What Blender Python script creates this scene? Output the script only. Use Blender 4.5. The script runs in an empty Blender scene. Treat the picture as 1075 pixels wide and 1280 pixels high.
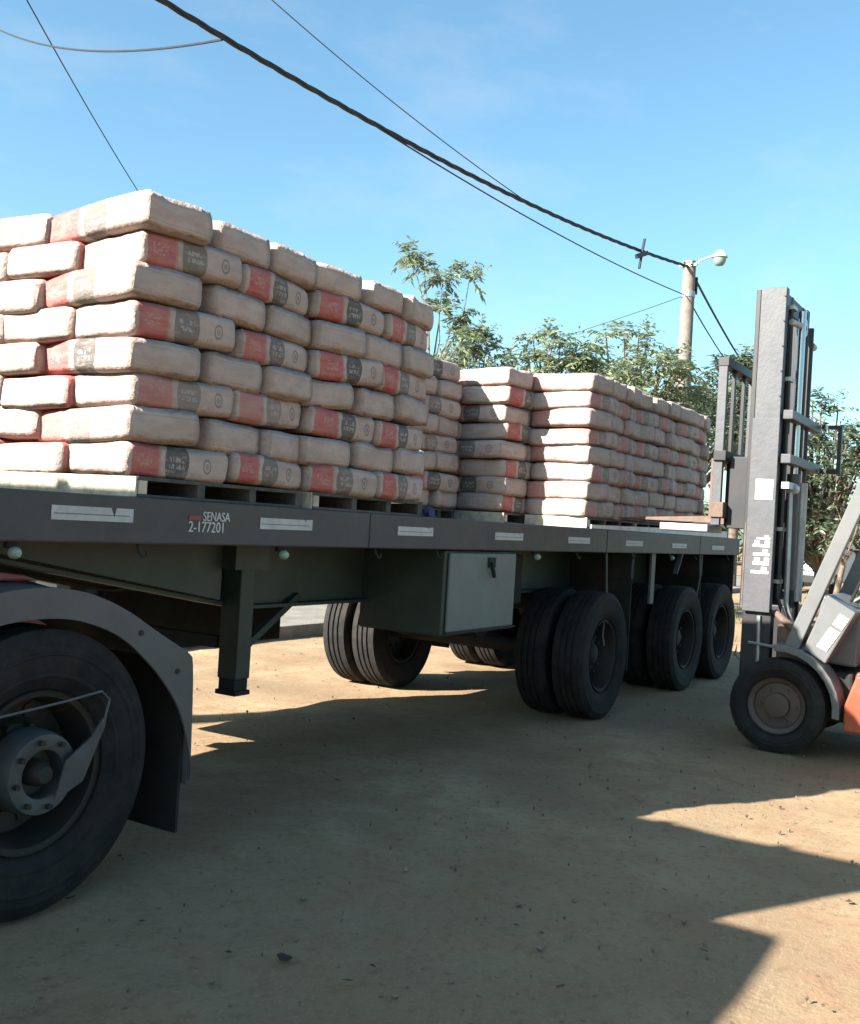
import bpy, bmesh, math, random
import numpy as np
from mathutils import Vector, Matrix, noise as mnoise
R = math.radians
random.seed(7)
rng = np.random.default_rng(7)
sc = bpy.context.scene
C = sc.collection

# ---------------------------------------------------------------- camera
# world: x runs along the trailer towards its tail, y across it (near side = 0), z up
AZ, PITCH, ROLL = math.atan2(.524, .852), math.atan(14/1288), math.atan(.06)
F = Vector((math.cos(AZ)*math.cos(PITCH), math.sin(AZ)*math.cos(PITCH), math.sin(PITCH)))
R0 = Vector((math.sin(AZ), -math.cos(AZ), 0)); U0 = R0.cross(F)
RV = R0*math.cos(ROLL)+U0*math.sin(ROLL); UV = -R0*math.sin(ROLL)+U0*math.cos(ROLL)
cam_d = bpy.data.cameras.new('camera'); cam = bpy.data.objects.new('camera', cam_d); C.objects.link(cam)
M3 = Matrix((RV, UV, -F)).transposed().to_4x4(); M3.translation = Vector((-3.006, -3.207, 1.5))
cam.matrix_world = M3
cam_d.sensor_fit = 'VERTICAL'; cam_d.sensor_height = 24; cam_d.lens = 24*1288/1280
cam_d.clip_start = .05; cam_d.clip_end = 2000
sc.camera = cam
# ---------------------------------------------------------------- light
SUN_EL = R(29.5)
to_sun = Vector((-.88*math.cos(SUN_EL), .475*math.cos(SUN_EL), math.sin(SUN_EL))).normalized()
w = bpy.data.worlds.new('World'); sc.world = w; w.use_nodes = True
nt = w.node_tree; bg = nt.nodes['Background']; sky = nt.nodes.new('ShaderNodeTexSky')
sky.sky_type = 'NISHITA'; sky.sun_disc = False; sky.sun_elevation = SUN_EL
sky.sun_rotation = math.atan2(to_sun.x, to_sun.y) % (2*math.pi)
sky.air_density = 1.0; sky.dust_density = 1.3; sky.ozone_density = 1.0
tint = nt.nodes.new('ShaderNodeMix'); tint.data_type = 'RGBA'; tint.blend_type = 'MULTIPLY'; tint.inputs[0].default_value = 1
tint.inputs[7].default_value = (.88, 1.20, 1.20, 1)
nt.links.new(sky.outputs[0], tint.inputs[6]); wtc = nt.nodes.new('ShaderNodeTexCoord'); wmp = nt.nodes.new('ShaderNodeMapping'); wmp.inputs['Scale'].default_value = (1.5, 3.2, 7)
wno = nt.nodes.new('ShaderNodeTexNoise'); wno.inputs['Scale'].default_value = 1.6; wno.inputs['Detail'].default_value = 7; wno.inputs['Roughness'].default_value = .6
wmr = nt.nodes.new('ShaderNodeMapRange'); wmr.inputs[1].default_value = .52; wmr.inputs[2].default_value = .85; wmr.inputs[4].default_value = .28
wmx = nt.nodes.new('ShaderNodeMix'); wmx.data_type = 'RGBA'; wmx.inputs[7].default_value = (4.2, 4.4, 4.6, 1)
nt.links.new(wtc.outputs['Generated'], wmp.inputs[0]); nt.links.new(wmp.outputs[0], wno.inputs['Vector']); nt.links.new(wno.outputs[0], wmr.inputs[0])
nt.links.new(wmr.outputs[0], wmx.inputs[0]); nt.links.new(tint.outputs[2], wmx.inputs[6])
nt.links.new(wmx.outputs[2], bg.inputs[0]); bg.inputs[1].default_value = 0.053
sl = bpy.data.lights.new('sun', 'SUN'); sl.energy = 5.0; sl.angle = R(.5); sl.color = (1, .95, .86)
so = bpy.data.objects.new('sun', sl); C.objects.link(so); so.location = (-20, 12, 15)
so.rotation_euler = (-to_sun).to_track_quat('-Z', 'Y').to_euler()
vs = sc.view_settings; vs.view_transform = 'Standard'; vs.look = 'None'; vs.gamma = 1.0; vs.exposure = 2.12
vs.use_curve_mapping = False

# ---------------------------------------------------------------- materials
def mat(name, col, rough=.6, metal=0., var=.18, scale=6., bump=0., bscale=30., spec=.4, dirt=None, dirt_amt=0., coords='Object'):
    m = bpy.data.materials.new(name); m.use_nodes = True; t = m.node_tree; b = t.nodes['Principled BSDF']
    b.inputs['Roughness'].default_value = rough; b.inputs['Metallic'].default_value = metal
    b.inputs['Specular IOR Level'].default_value = spec
    tc = t.nodes.new('ShaderNodeTexCoord'); n = t.nodes.new('ShaderNodeTexNoise'); n.inputs['Scale'].default_value = scale
    n.inputs['Detail'].default_value = 8; n.inputs['Roughness'].default_value = .65
    t.links.new(tc.outputs[coords], n.inputs['Vector'])
    mx = t.nodes.new('ShaderNodeMix'); mx.data_type = 'RGBA'
    lo = [max(0, c*(1-var*1.6)) for c in col]; hi = [min(1, c*(1+var)) for c in col]
    mx.inputs[6].default_value = (*lo, 1); mx.inputs[7].default_value = (*hi, 1)
    rmp = t.nodes.new('ShaderNodeMapRange'); rmp.inputs[1].default_value = .3; rmp.inputs[2].default_value = .7
    t.links.new(n.outputs[0], rmp.inputs[0]); t.links.new(rmp.outputs[0], mx.inputs[0])
    out = mx.outputs[2]
    if dirt:
        n2 = t.nodes.new('ShaderNodeTexNoise'); n2.inputs['Scale'].default_value = scale*.6; n2.inputs['Detail'].default_value = 10
        n2.inputs['Roughness'].default_value = .75
        t.links.new(tc.outputs[coords], n2.inputs['Vector'])
        r2 = t.nodes.new('ShaderNodeMapRange'); r2.inputs[1].default_value = .42; r2.inputs[2].default_value = .68
        r2.inputs[4].default_value = dirt_amt
        t.links.new(n2.outputs[0], r2.inputs[0])
        m2 = t.nodes.new('ShaderNodeMix'); m2.data_type = 'RGBA'; m2.inputs[7].default_value = (*dirt, 1)
        t.links.new(r2.outputs[0], m2.inputs[0]); t.links.new(out, m2.inputs[6]); out = m2.outputs[2]
    t.links.new(out, b.inputs['Base Color'])
    if bump:
        nb = t.nodes.new('ShaderNodeTexNoise'); nb.inputs['Scale'].default_value = bscale; nb.inputs['Detail'].default_value = 6
        t.links.new(tc.outputs[coords], nb.inputs['Vector'])
        bp = t.nodes.new('ShaderNodeBump'); bp.inputs['Strength'].default_value = bump; bp.inputs['Distance'].default_value = .02
        t.links.new(nb.outputs[0], bp.inputs['Height']); t.links.new(bp.outputs[0], b.inputs['Normal'])
    return m

DUST = (0.234, 0.172, 0.117)
M = {}
M['rail'] = mat('dark_grey_paint', (0.039, 0.037, 0.039), .55, var=.15, scale=3, bump=.15, bscale=12, dirt=DUST, dirt_amt=.1)
M['green'] = mat('dark_green_paint', (0.025, 0.039, 0.031), .5, var=.2, scale=4, bump=.1, dirt=DUST, dirt_amt=.08)
M['boxgreen'] = mat('painted_skylight_green', (0.109, 0.140, 0.129), .5, var=.12, scale=3, bump=.12, bscale=8, dirt=(0.094, 0.078, 0.062), dirt_amt=.3)  # box green lightened for the open sky light on the door
M['under'] = mat('grimy_chassis', (0.011, 0.011, 0.011), .8, dirt=DUST, dirt_amt=.08)
M['tyre'] = mat('tyre_rubber', (0.011, 0.011, 0.012), .85, var=.25, scale=8, bump=.25, bscale=60, spec=.25, dirt=(0.070, 0.055, 0.043), dirt_amt=.3)
M['rim'] = mat('grimy_rim', (0.017, 0.016, 0.014), .7, .1, dirt=(0.047, 0.033, 0.023), dirt_amt=.6)
M['rim2'] = mat('rusty_forklift_rim', (0.078, 0.055, 0.047), .6, .1, dirt=(0.047, 0.030, 0.023), dirt_amt=.6)
M['hub'] = mat('bare_hub_steel', (0.066, 0.072, 0.076), .55, .2, scale=10, dirt=(0.055, 0.039, 0.027), dirt_amt=.45)
M['fender'] = mat('dusty_grey_fender', (0.078, 0.078, 0.080), .6, var=.12, scale=5, bump=.08, dirt=(0.101, 0.086, 0.070), dirt_amt=.4)
M['flap'] = mat('black_rubber_flap', (0.009, 0.009, 0.009), .8, dirt=DUST, dirt_amt=.07)
M['red'] = mat('faded_red_paint', (0.257, 0.047, 0.035), .5, var=.2, dirt=(0.156, 0.109, 0.078), dirt_amt=.4)
M['white'] = mat('white_tape', (0.390, 0.390, 0.390), .5, var=.06, scale=20, dirt=(0.195, 0.187, 0.172), dirt_amt=.5)
M['letter'] = mat('white_lettering', (0.429, 0.437, 0.437), .5, var=.1)
M['letter_red'] = mat('red_lettering_block', (0.203, 0.039, 0.047), .5)
M['lens'] = mat('pale_lamp_lens', (0.195, 0.265, 0.218), .25, var=.1)
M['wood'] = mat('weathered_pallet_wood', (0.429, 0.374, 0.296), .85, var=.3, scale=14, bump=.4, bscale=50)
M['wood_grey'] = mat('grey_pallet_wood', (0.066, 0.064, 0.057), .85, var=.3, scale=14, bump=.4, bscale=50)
M['plankdeck'] = mat('deck_plank', (0.156, 0.125, 0.094), .85, var=.3, scale=10, bump=.4)
M['plank'] = mat('pale_plank', (0.608, 0.593, 0.562), .8, var=.12, scale=10, bump=.3)  # also labels and lettering; on the bed plank the white paints sunlight
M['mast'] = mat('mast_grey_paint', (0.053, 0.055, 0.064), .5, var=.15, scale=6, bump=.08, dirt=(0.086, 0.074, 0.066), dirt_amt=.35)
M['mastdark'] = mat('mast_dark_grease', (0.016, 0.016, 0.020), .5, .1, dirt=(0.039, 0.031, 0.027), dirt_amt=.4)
M['rust'] = mat('rusty_brown_steel', (0.109, 0.066, 0.051), .7, var=.3, scale=12, dirt=(0.156, 0.117, 0.094), dirt_amt=.4)
M['chrome'] = mat('bright_piston_rod', (0.429, 0.437, 0.452), .22, .9, var=.05)
M['steelgrey'] = mat('forklift_grey_paint', (0.101, 0.105, 0.109), .45, var=.1, scale=6, dirt=(0.117, 0.101, 0.086), dirt_amt=.35)
M['orange'] = mat('forklift_orange_paint', (0.281, 0.055, 0.023), .45, var=.15, dirt=(0.156, 0.109, 0.078), dirt_amt=.35)
M['black'] = mat('black_plastic', (0.016, 0.016, 0.016), .5)
M['glass'] = mat('dark_glass', (0.016, 0.020, 0.023), .08, spec=.6)
M['concrete'] = mat('pole_concrete', (0.179, 0.156, 0.140), .9, var=.15, scale=9, bump=.3, bscale=40, dirt=(0.094, 0.078, 0.070), dirt_amt=.6)
M['kerb'] = mat('kerb_concrete', (0.187, 0.168, 0.140), .9, var=.2, scale=3, bump=.3)
M['plaster'] = mat('wall_plaster', (0.218, 0.195, 0.164), .9, var=.12, scale=2, bump=.2)
M['brickred'] = mat('clay_roof', (0.250, 0.109, 0.070), .9, var=.2)
M['wire'] = mat('cable_black', (0.016, 0.017, 0.020), .6)
M['galv'] = mat('galvanised_steel', (0.328, 0.335, 0.343), .45, .6)
M['vanwhite'] = mat('white_vehicle_paint', (0.546, 0.546, 0.546), .35, var=.05)
M['bark'] = mat('tree_bark', (0.125, 0.094, 0.070), .9, var=.3, scale=12, bump=.6)
M['rope'] = mat('strap_webbing', (0.109, 0.109, 0.101), .9)
M['bluecloth'] = mat('violet_blue_cloth', (0.047, 0.043, 0.125), .9, var=.25, scale=30)

def leaf_mat(name, col, trans):
    m = bpy.data.materials.new(name); m.use_nodes = True; t = m.node_tree; b = t.nodes['Principled BSDF']
    g = t.nodes.new('ShaderNodeNewGeometry'); oi = t.nodes.new('ShaderNodeTexNoise'); oi.inputs['Scale'].default_value = 1.3
    tc = t.nodes.new('ShaderNodeTexCoord'); t.links.new(tc.outputs['Object'], oi.inputs['Vector'])
    ad = t.nodes.new('ShaderNodeMath'); ad.operation = 'ADD'
    t.links.new(g.outputs['Random Per Island'], ad.inputs[0]); t.links.new(oi.outputs[0], ad.inputs[1])
    mr = t.nodes.new('ShaderNodeMapRange'); mr.inputs[1].default_value = .3; mr.inputs[2].default_value = 1.5
    t.links.new(ad.outputs[0], mr.inputs[0])
    mx = t.nodes.new('ShaderNodeMix'); mx.data_type = 'RGBA'
    mx.inputs[6].default_value = (*[c*.6 for c in col], 1); mx.inputs[7].default_value = (*[c*1.45 for c in col], 1)
    t.links.new(mr.outputs[0], mx.inputs[0]); t.links.new(mx.outputs[2], b.inputs['Base Color'])
    b.inputs['Roughness'].default_value = .45; b.inputs['Specular IOR Level'].default_value = .5
    tr = t.nodes.new('ShaderNodeBsdfTranslucent'); t.links.new(mx.outputs[2], tr.inputs[0])
    ms = t.nodes.new('ShaderNodeMixShader'); ms.inputs[0].default_value = trans
    o = t.nodes['Material Output']
    t.links.new(b.outputs[0], ms.inputs[1]); t.links.new(tr.outputs[0], ms.inputs[2]); t.links.new(ms.outputs[0], o.inputs[0])
    return m
M['leaf'] = leaf_mat('green_leaf', (.18, .215, .125), .45)
M['leafdark'] = leaf_mat('dark_green_leaf', (.075, .095, .055), .25)
M['leafyel'] = leaf_mat('yellow_green_leaf', (.2, .19, .05), .3)

# printed cement paper: object coordinates are -0.5..0.5 along the bag
def bag_mat():
    m = bpy.data.materials.new('printed_cement_paper'); m.use_nodes = True; t = m.node_tree; L = t.links.new
    b = t.nodes['Principled BSDF']; b.inputs['Roughness'].default_value = .8; b.inputs['Specular IOR Level'].default_value = .25
    tc = t.nodes.new('ShaderNodeTexCoord'); oi = t.nodes.new('ShaderNodeObjectInfo')
    sep = t.nodes.new('ShaderNodeSeparateXYZ')
    def math_(op, a, b_=None, c=None, clamp=False):
        n = t.nodes.new('ShaderNodeMath'); n.operation = op; n.use_clamp = clamp
        for i, v in enumerate((a, b_, c)):
            if v is None: continue
            if isinstance(v, (int, float)): n.inputs[i].default_value = v
            else: L(v, n.inputs[i])
        return n.outputs[0]
    def noise(scale, detail=4, vec=None, rough=.6, w=None):
        n = t.nodes.new('ShaderNodeTexNoise'); n.noise_dimensions = '4D'; n.inputs['Scale'].default_value = scale
        n.inputs['Detail'].default_value = detail; n.inputs['Roughness'].default_value = rough
        L(vec or tc.outputs['Object'], n.inputs['Vector']); L(w4, n.inputs['W'])
        return n.outputs[0]
    def smooth(v, a, b_):
        n = t.nodes.new('ShaderNodeMapRange'); n.interpolation_type = 'SMOOTHSTEP'
        L(v, n.inputs[0]); n.inputs[1].default_value = a; n.inputs[2].default_value = b_
        return n.outputs[0]
    def mix(fac, a, b_):
        n = t.nodes.new('ShaderNodeMix'); n.data_type = 'RGBA'
        if isinstance(fac, (int, float)): n.inputs[0].default_value = fac
        else: L(fac, n.inputs[0])
        for i, v in ((6, a), (7, b_)):
            if isinstance(v, tuple): n.inputs[i].default_value = (*v, 1)
            else: L(v, n.inputs[i])
        return n.outputs[2]
    rnd = oi.outputs['Random']; w4 = math_('MULTIPLY', rnd, 37.)
    L(tc.outputs['Object'], sep.inputs[0]); X, Y, Z = sep.outputs
    shift = math_('MULTIPLY', math_('SUBTRACT', math_('FRACT', math_('MULTIPLY', rnd, 91.7)), .5), .10)
    Xs = math_('ADD', X, shift)
    # paper
    paper = mix(smooth(noise(3.5, 6), .35, .65), (.325, .245, .215), (.39, .31, .278))
    paper = mix(math_('MULTIPLY', math_('FRACT', math_('MULTIPLY', rnd, 13.3)), .3), paper, (0.269, 0.215, 0.183))
    wear = noise(9, 8, rough=.75)
    # red third
    rag = math_('MULTIPLY', math_('SUBTRACT', noise(6, 4), .5), .05)
    Xr = math_('ADD', Xs, rag)
    red = math_('MULTIPLY', smooth(math_('ADD', X, math_('MULTIPLY', rag, .5)), -.487, -.474), math_('SUBTRACT', 1., smooth(Xr, -.20, -.15)))
    ink = t.nodes.new('ShaderNodeSeparateColor'); L(oi.outputs['Color'], ink.inputs[0]); INK = ink.outputs[0]
    red = math_('MULTIPLY', red, math_('MULTIPLY', INK, math_('SUBTRACT', 1., math_('MULTIPLY', smooth(wear, .52, .74), .6))))
    redcol = mix(smooth(noise(4, 3), .3, .7), (0.320, 0.082, 0.078), (0.351, 0.133, 0.117))
    # pale marks on the red
    zs = math_('MULTIPLY', Z, 3.4)
    gl = math_('MULTIPLY', math_('LESS_THAN', math_('ABSOLUTE', math_('ADD', Xs, .33)), .075), math_('LESS_THAN', math_('ABSOLUTE', Z), .17))
    comb = t.nodes.new('ShaderNodeCombineXYZ'); L(math_('MULTIPLY', X, 3.), comb.inputs[0]); L(Z, comb.inputs[2])
    gl = math_('MULTIPLY', gl, smooth(noise(14, 1, comb.outputs[0]), .5, .55))
    col = mix(red, paper, redcol)
    col = mix(math_('MULTIPLY', math_('MULTIPLY', gl, INK), .45), col, (0.390, 0.281, 0.257))
    # black oval
    def ell(cx, rx, rz):
        a = math_('DIVIDE', math_('SUBTRACT', Xs, cx), rx); c = math_('DIVIDE', Z, rz)
        return math_('ADD', math_('MULTIPLY', a, a), math_('MULTIPLY', c, c))
    e = ell(-.005, .125, .74)
    blk = math_('SUBTRACT', 1., smooth(e, .93, 1.05))
    fade = math_('MULTIPLY', INK, math_('ADD', .68, math_('MULTIPLY', math_('FRACT', math_('MULTIPLY', rnd, 57.1)), .3)))
    blk = math_('MULTIPLY', blk, math_('MULTIPLY', fade, math_('SUBTRACT', 1., math_('MULTIPLY', smooth(wear, .5, .7), .8))))
    col = mix(blk, col, (0.082, 0.074, 0.069))
    # white letter-like strokes in the oval, two lines
    ln = math_('ADD', math_('MULTIPLY', math_('GREATER_THAN', math_('MULTIPLY', Z, 1.), .03), math_('LESS_THAN', Z, .17)),
               math_('MULTIPLY', math_('LESS_THAN', Z, -.03), math_('GREATER_THAN', Z, -.17)))
    ins = math_('LESS_THAN', math_('ABSOLUTE', Xs), .085)
    comb2 = t.nodes.new('ShaderNodeCombineXYZ'); L(math_('MULTIPLY', X, 60.), comb2.inputs[0]); L(math_('MULTIPLY', Z, 6.), comb2.inputs[2])
    st = smooth(noise(1.0, 0, comb2.outputs[0]), .48, .53)
    col = mix(math_('MULTIPLY', math_('MULTIPLY', math_('MULTIPLY', ln, ins), st), .65), col, (0.328, 0.304, 0.281))
    # ring emblem on the pale third
    e2 = ell(.315, .046, .23)
    ring = math_('MULTIPLY', smooth(e2, .4, .55), math_('SUBTRACT', 1., smooth(e2, .9, 1.1)))
    dot = math_('MULTIPLY', math_('SUBTRACT', 1., smooth(e2, .14, .24)), .7)
    col = mix(math_('MULTIPLY', math_('ADD', ring, dot), .62), col, (0.094, 0.086, 0.086))
    # lines of small print below
    sm = math_('MULTIPLY', math_('LESS_THAN', math_('ABSOLUTE', math_('ADD', Z, .3)), .05), math_('LESS_THAN', math_('ABSOLUTE', math_('SUBTRACT', Xs, .2)), .07))
    col = mix(math_('MULTIPLY', math_('MULTIPLY', sm, st), .4), col, (0.156, 0.140, 0.140))
    # pasted flap on the bag ends
    endm = math_('GREATER_THAN', math_('ABSOLUTE', X), .482)
    zf = math_('ADD', math_('ABSOLUTE', math_('ADD', Z, .02)), math_('MULTIPLY', rag, .4))
    flap = math_('MULTIPLY', endm, math_('MULTIPLY', smooth(zf, .27, .285), math_('SUBTRACT', 1., smooth(zf, .295, .315))))
    col = mix(math_('MULTIPLY', flap, .3), col, (0.125, 0.094, 0.074))
    tear = smooth(noise(2.2, 3), .68, .71)
    col = mix(math_('MULTIPLY', tear, .35), col, (0.211, 0.179, 0.156))
    # cement dust
    col = mix(math_('MULTIPLY', smooth(noise(5, 9, rough=.8), .5, .75), .35), col, (0.312, 0.265, 0.234))
    L(col, b.inputs['Base Color'])
    bp = t.nodes.new('ShaderNodeBump'); bp.inputs['Strength'].default_value = .55; bp.inputs['Distance'].default_value = .03
    mp = t.nodes.new('ShaderNodeMapping'); mp.inputs['Scale'].default_value = (5, 4, 1.6); L(tc.outputs['Object'], mp.inputs['Vector'])
    rg = t.nodes.new('ShaderNodeTexNoise'); rg.noise_dimensions = '4D'; rg.noise_type = 'RIDGED_MULTIFRACTAL'; rg.inputs['Scale'].default_value = .8
    rg.inputs['Detail'].default_value = 3; rg.inputs['Distortion'].default_value = .6
    L(mp.outputs[0], rg.inputs['Vector']); L(w4, rg.inputs['W'])
    L(math_('ADD', noise(1.6, 5, mp.outputs[0]), math_('MULTIPLY', rg.outputs[0], .35)), bp.inputs['Height']); L(bp.outputs[0], b.inputs['Normal'])
    return m
M['bag'] = bag_mat()

def ground_mat():
    m = bpy.data.materials.new('packed_dirt'); m.use_nodes = True; t = m.node_tree; L = t.links.new
    b = t.nodes['Principled BSDF']; b.inputs['Roughness'].default_value = .95; b.inputs['Specular IOR Level'].default_value = .15
    tc = t.nodes.new('ShaderNodeTexCoord')
    def noise(s, d, r=.6):
        n = t.nodes.new('ShaderNodeTexNoise'); n.inputs['Scale'].default_value = s; n.inputs['Detail'].default_value = d; n.inputs['Roughness'].default_value = r
        L(tc.outputs['Object'], n.inputs['Vector']); return n.outputs[0]
    def mr(v, a, c, lo=0, hi=1):
        n = t.nodes.new('ShaderNodeMapRange'); L(v, n.inputs[0]); n.inputs[1].default_value = a; n.inputs[2].default_value = c
        n.inputs[3].default_value = lo; n.inputs[4].default_value = hi; return n.outputs[0]
    def mix(f, a, c):
        n = t.nodes.new('ShaderNodeMix'); n.data_type = 'RGBA'; L(f, n.inputs[0])
        for i, v in ((6, a), (7, c)):
            if isinstance(v, tuple): n.inputs[i].default_value = (*v, 1)
            else: L(v, n.inputs[i])
        return n.outputs[2]
    c = mix(mr(noise(.7, 6), .35, .65), (0.227, 0.157, 0.091), (0.332, 0.250, 0.152))
    c = mix(mr(noise(.28, 4), .5, .62, 0, .5), c, (0.177, 0.125, 0.083))
    c = mix(mr(noise(3.2, 8, .7), .45, .7), c, (0.238, 0.144, 0.087))
    c = mix(mr(noise(22, 6, .7), .5, .72, 0, .55), c, (0.122, 0.080, 0.053))
    c = mix(mr(noise(70, 3, .7), .57, .68, 0, .5), c, (0.343, 0.260, 0.177))
    vo = t.nodes.new('ShaderNodeTexVoronoi'); vo.inputs['Scale'].default_value = 9; L(tc.outputs['Object'], vo.inputs['Vector'])
    sp = mr(vo.outputs['Distance'], .05, .11, .6, 0)
    c = mix(sp, c, (0.066, 0.048, 0.034))
    L(c, b.inputs['Base Color'])
    add = t.nodes.new('ShaderNodeMath'); add.operation = 'ADD'
    L(noise(7, 9, .7), add.inputs[0]); L(noise(45, 4, .7), add.inputs[1])
    bp = t.nodes.new('ShaderNodeBump'); bp.inputs['Strength'].default_value = .45; bp.inputs['Distance'].default_value = .012
    L(add.outputs[0], bp.inputs['Height']); L(bp.outputs[0], b.inputs['Normal'])
    return m
M['dirt'] = ground_mat()
M['grass'] = leaf_mat('grass_blade', (.11, .13, .045), .3)

# ---------------------------------------------------------------- mesh helpers
class MB:
    def __init__(s): s.v = []; s.f = []
    def add(s, vs, fs):
        o = len(s.v); s.v += [tuple(x) for x in vs]; s.f += [tuple(i+o for i in f) for f in fs]; return s
    def box(s, x0, x1, y0, y1, z0, z1):
        return s.add([(x0,y0,z0),(x1,y0,z0),(x1,y1,z0),(x0,y1,z0),(x0,y0,z1),(x1,y0,z1),(x1,y1,z1),(x0,y1,z1)],
                     [(0,3,2,1),(4,5,6,7),(0,1,5,4),(1,2,6,5),(2,3,7,6),(3,0,4,7)])
    def bar(s, p0, p1, wx, wy, up=(0,0,1)):
        p0, p1 = Vector(p0), Vector(p1); d = (p1-p0).normalized(); u = Vector(up)
        if abs(d.dot(u)) > .98: u = Vector((1,0,0))
        a = d.cross(u).normalized(); b = a.cross(d).normalized(); vs = []
        for p in (p0, p1):
            for i, j in ((-1,-1),(1,-1),(1,1),(-1,1)): vs.append(p+a*(i*wx/2)+b*(j*wy/2))
        return s.add(vs, [(0,3,2,1),(4,5,6,7),(0,1,5,4),(1,2,6,5),(2,3,7,6),(3,0,4,7)])
    def tube(s, pts, r, n=8, caps=True):
        pts = [Vector(p) for p in pts]; rs = r if isinstance(r, (list, tuple)) else [r]*len(pts)
        vs = []; fs = []; u = None
        for i, p in enumerate(pts):
            d = (pts[min(i+1, len(pts)-1)]-pts[max(i-1, 0)]).normalized()
            if u is None:
                u = d.orthogonal().normalized()
            u = (u-d*u.dot(d)).normalized(); v = d.cross(u)
            for k in range(n):
                a = 2*math.pi*k/n; vs.append(p+(u*math.cos(a)+v*math.sin(a))*rs[i])
        for i in range(len(pts)-1):
            for k in range(n):
                k2 = (k+1) % n; fs.append((i*n+k, i*n+k2, (i+1)*n+k2, (i+1)*n+k))
        if caps: fs.append(tuple(range(n))[::-1]); fs.append(tuple((len(pts)-1)*n+k for k in range(n)))
        return s.add(vs, fs)
    def lathe(s, prof, o, axis, n=32, closed=False):
        o = Vector(o); ax = Vector(axis).normalized(); u = ax.orthogonal().normalized()
        if abs(ax.z) < .5: u = Vector((0,0,1))
        v = ax.cross(u); vs = []; fs = []; m = len(prof)
        for r, h in prof:
            for k in range(n):
                a = 2*math.pi*k/n; vs.append(o+ax*h+(u*math.cos(a)+v*math.sin(a))*r)
        rr = range(m) if closed else range(m-1)
        for i in rr:
            j = (i+1) % m
            for k in range(n):
                k2 = (k+1) % n; fs.append((i*n+k, i*n+k2, j*n+k2, j*n+k))
        return s.add(vs, fs)
    def prism(s, poly, lo, hi, plane='xz'):
        n = len(poly); vs = []
        for h in (lo, hi):
            for a, b in poly: vs.append((a, h, b) if plane == 'xz' else (h, a, b) if plane == 'yz' else (a, b, h))
        return s.add(vs, [tuple(range(n)), tuple(range(2*n-1, n-1, -1))]+[(i, i+n, (i+1) % n+n, (i+1) % n) for i in range(n)])
    def mesh(s, name, m, smooth=None):
        me = bpy.data.meshes.new(name); me.from_pydata(s.v, [], s.f); me.materials.append(m)
        b = bmesh.new(); b.from_mesh(me); bmesh.ops.recalc_face_normals(b, faces=b.faces); b.to_mesh(me); b.free()
        if smooth is not None:
            me.shade_smooth(); me.set_sharp_from_angle(angle=R(smooth))
        return me
    def build(s, name, m, parent=None, smooth=None, bevel=0., seg=2):
        o = bpy.data.objects.new(name, s.mesh(name, m, smooth)); C.objects.link(o)
        if parent is not None: attach(o, parent)
        if bevel:
            bv = o.modifiers.new('bevel', 'BEVEL'); bv.width = bevel; bv.segments = seg; bv.limit_method = 'ANGLE'; bv.angle_limit = R(35)
            bv.harden_normals = False
        return o
ORIG = {}
def attach(o, p):
    o.parent = p
    root = p
    while root.parent: root = root.parent
    if p is root: o.matrix_parent_inverse = Matrix.Translation(-Vector(root.location))
    else: o.matrix_parent_inverse = Matrix()
def tag(o, label, cat, group=None):
    o['label'] = label; o['category'] = cat
    if group: o['group'] = group
    return o
def thing(name, loc, label, cat, group=None):
    o = bpy.data.objects.new(name, None); C.objects.link(o); o.location = loc; o.empty_display_size = .3
    return tag(o, label, cat, group)
def solo(mb, name, m, base, label, cat, group=None, **k):
    b = Vector(base); mb.v = [tuple(Vector(p)-b) for p in mb.v]
    o = mb.build(name, m, None, **k); o.location = b
    return tag(o, label, cat, group)
def struct(o): o['kind'] = 'structure'; return o
def text_mesh(txt, size, m, name, parent, mw, ext=.002):
    cu = bpy.data.curves.new('t', 'FONT'); cu.body = txt; cu.size = size; cu.extrude = ext; cu.resolution_u = 3
    ob = bpy.data.objects.new('t', cu); C.objects.link(ob)
    dg = bpy.context.evaluated_depsgraph_get(); me = bpy.data.meshes.new_from_object(ob.evaluated_get(dg))
    bpy.data.objects.remove(ob); me.transform(mw); me.materials.clear(); me.materials.append(m)
    o = bpy.data.objects.new(name, me); C.objects.link(o); attach(o, parent); return o

# ---------------------------------------------------------------- ground
def axis_lines(lo, hi, fine, ext):
    a = list(np.arange(lo, hi+1e-6, fine)); st = fine; x = hi
    while x < ext: st *= 1.35; x += st; a.append(x)
    st = fine; x = lo
    while x > -ext: st *= 1.35; x -= st; a.insert(0, x)
    return a
gx = axis_lines(-6, 14, .11, 500); gy = axis_lines(-6, 9, .11, 500)
gv = []
for y in gy:
    for x in gx:
        near = max(0, 1-max(0, math.hypot(x-3, y)-14)/8)
        rut = 0
        for yc, dep in ((-1.05, .016), (-1.75, .012), (-2.9, .018), (3.4, .02)):
            q = (y-yc-.12*math.sin(x*.35+yc))/.17; rut += dep*(math.exp(-q*q*q*q)-.5*math.exp(-(abs(q)-1.5)**2*5))*(.55+.45*math.sin(x*.9+yc*3))
        z = -near*rut+near*(.016*mnoise.noise((x*.8, y*.8, 0))+.010*mnoise.noise((x*2.7, y*2.7, 3))+.006*mnoise.noise((x*6, y*6, 9)))-.012
        gv.append((x, y, z))
nxg = len(gx)
gf = [(j*nxg+i, j*nxg+i+1, (j+1)*nxg+i+1, (j+1)*nxg+i) for j in range(len(gy)-1) for i in range(nxg-1)]
gm = bpy.data.meshes.new('ground'); gm.from_pydata(gv, [], gf); gm.materials.append(M['dirt']); gm.shade_smooth()
g = struct(bpy.data.objects.new('ground', gm)); C.objects.link(g)

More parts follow.
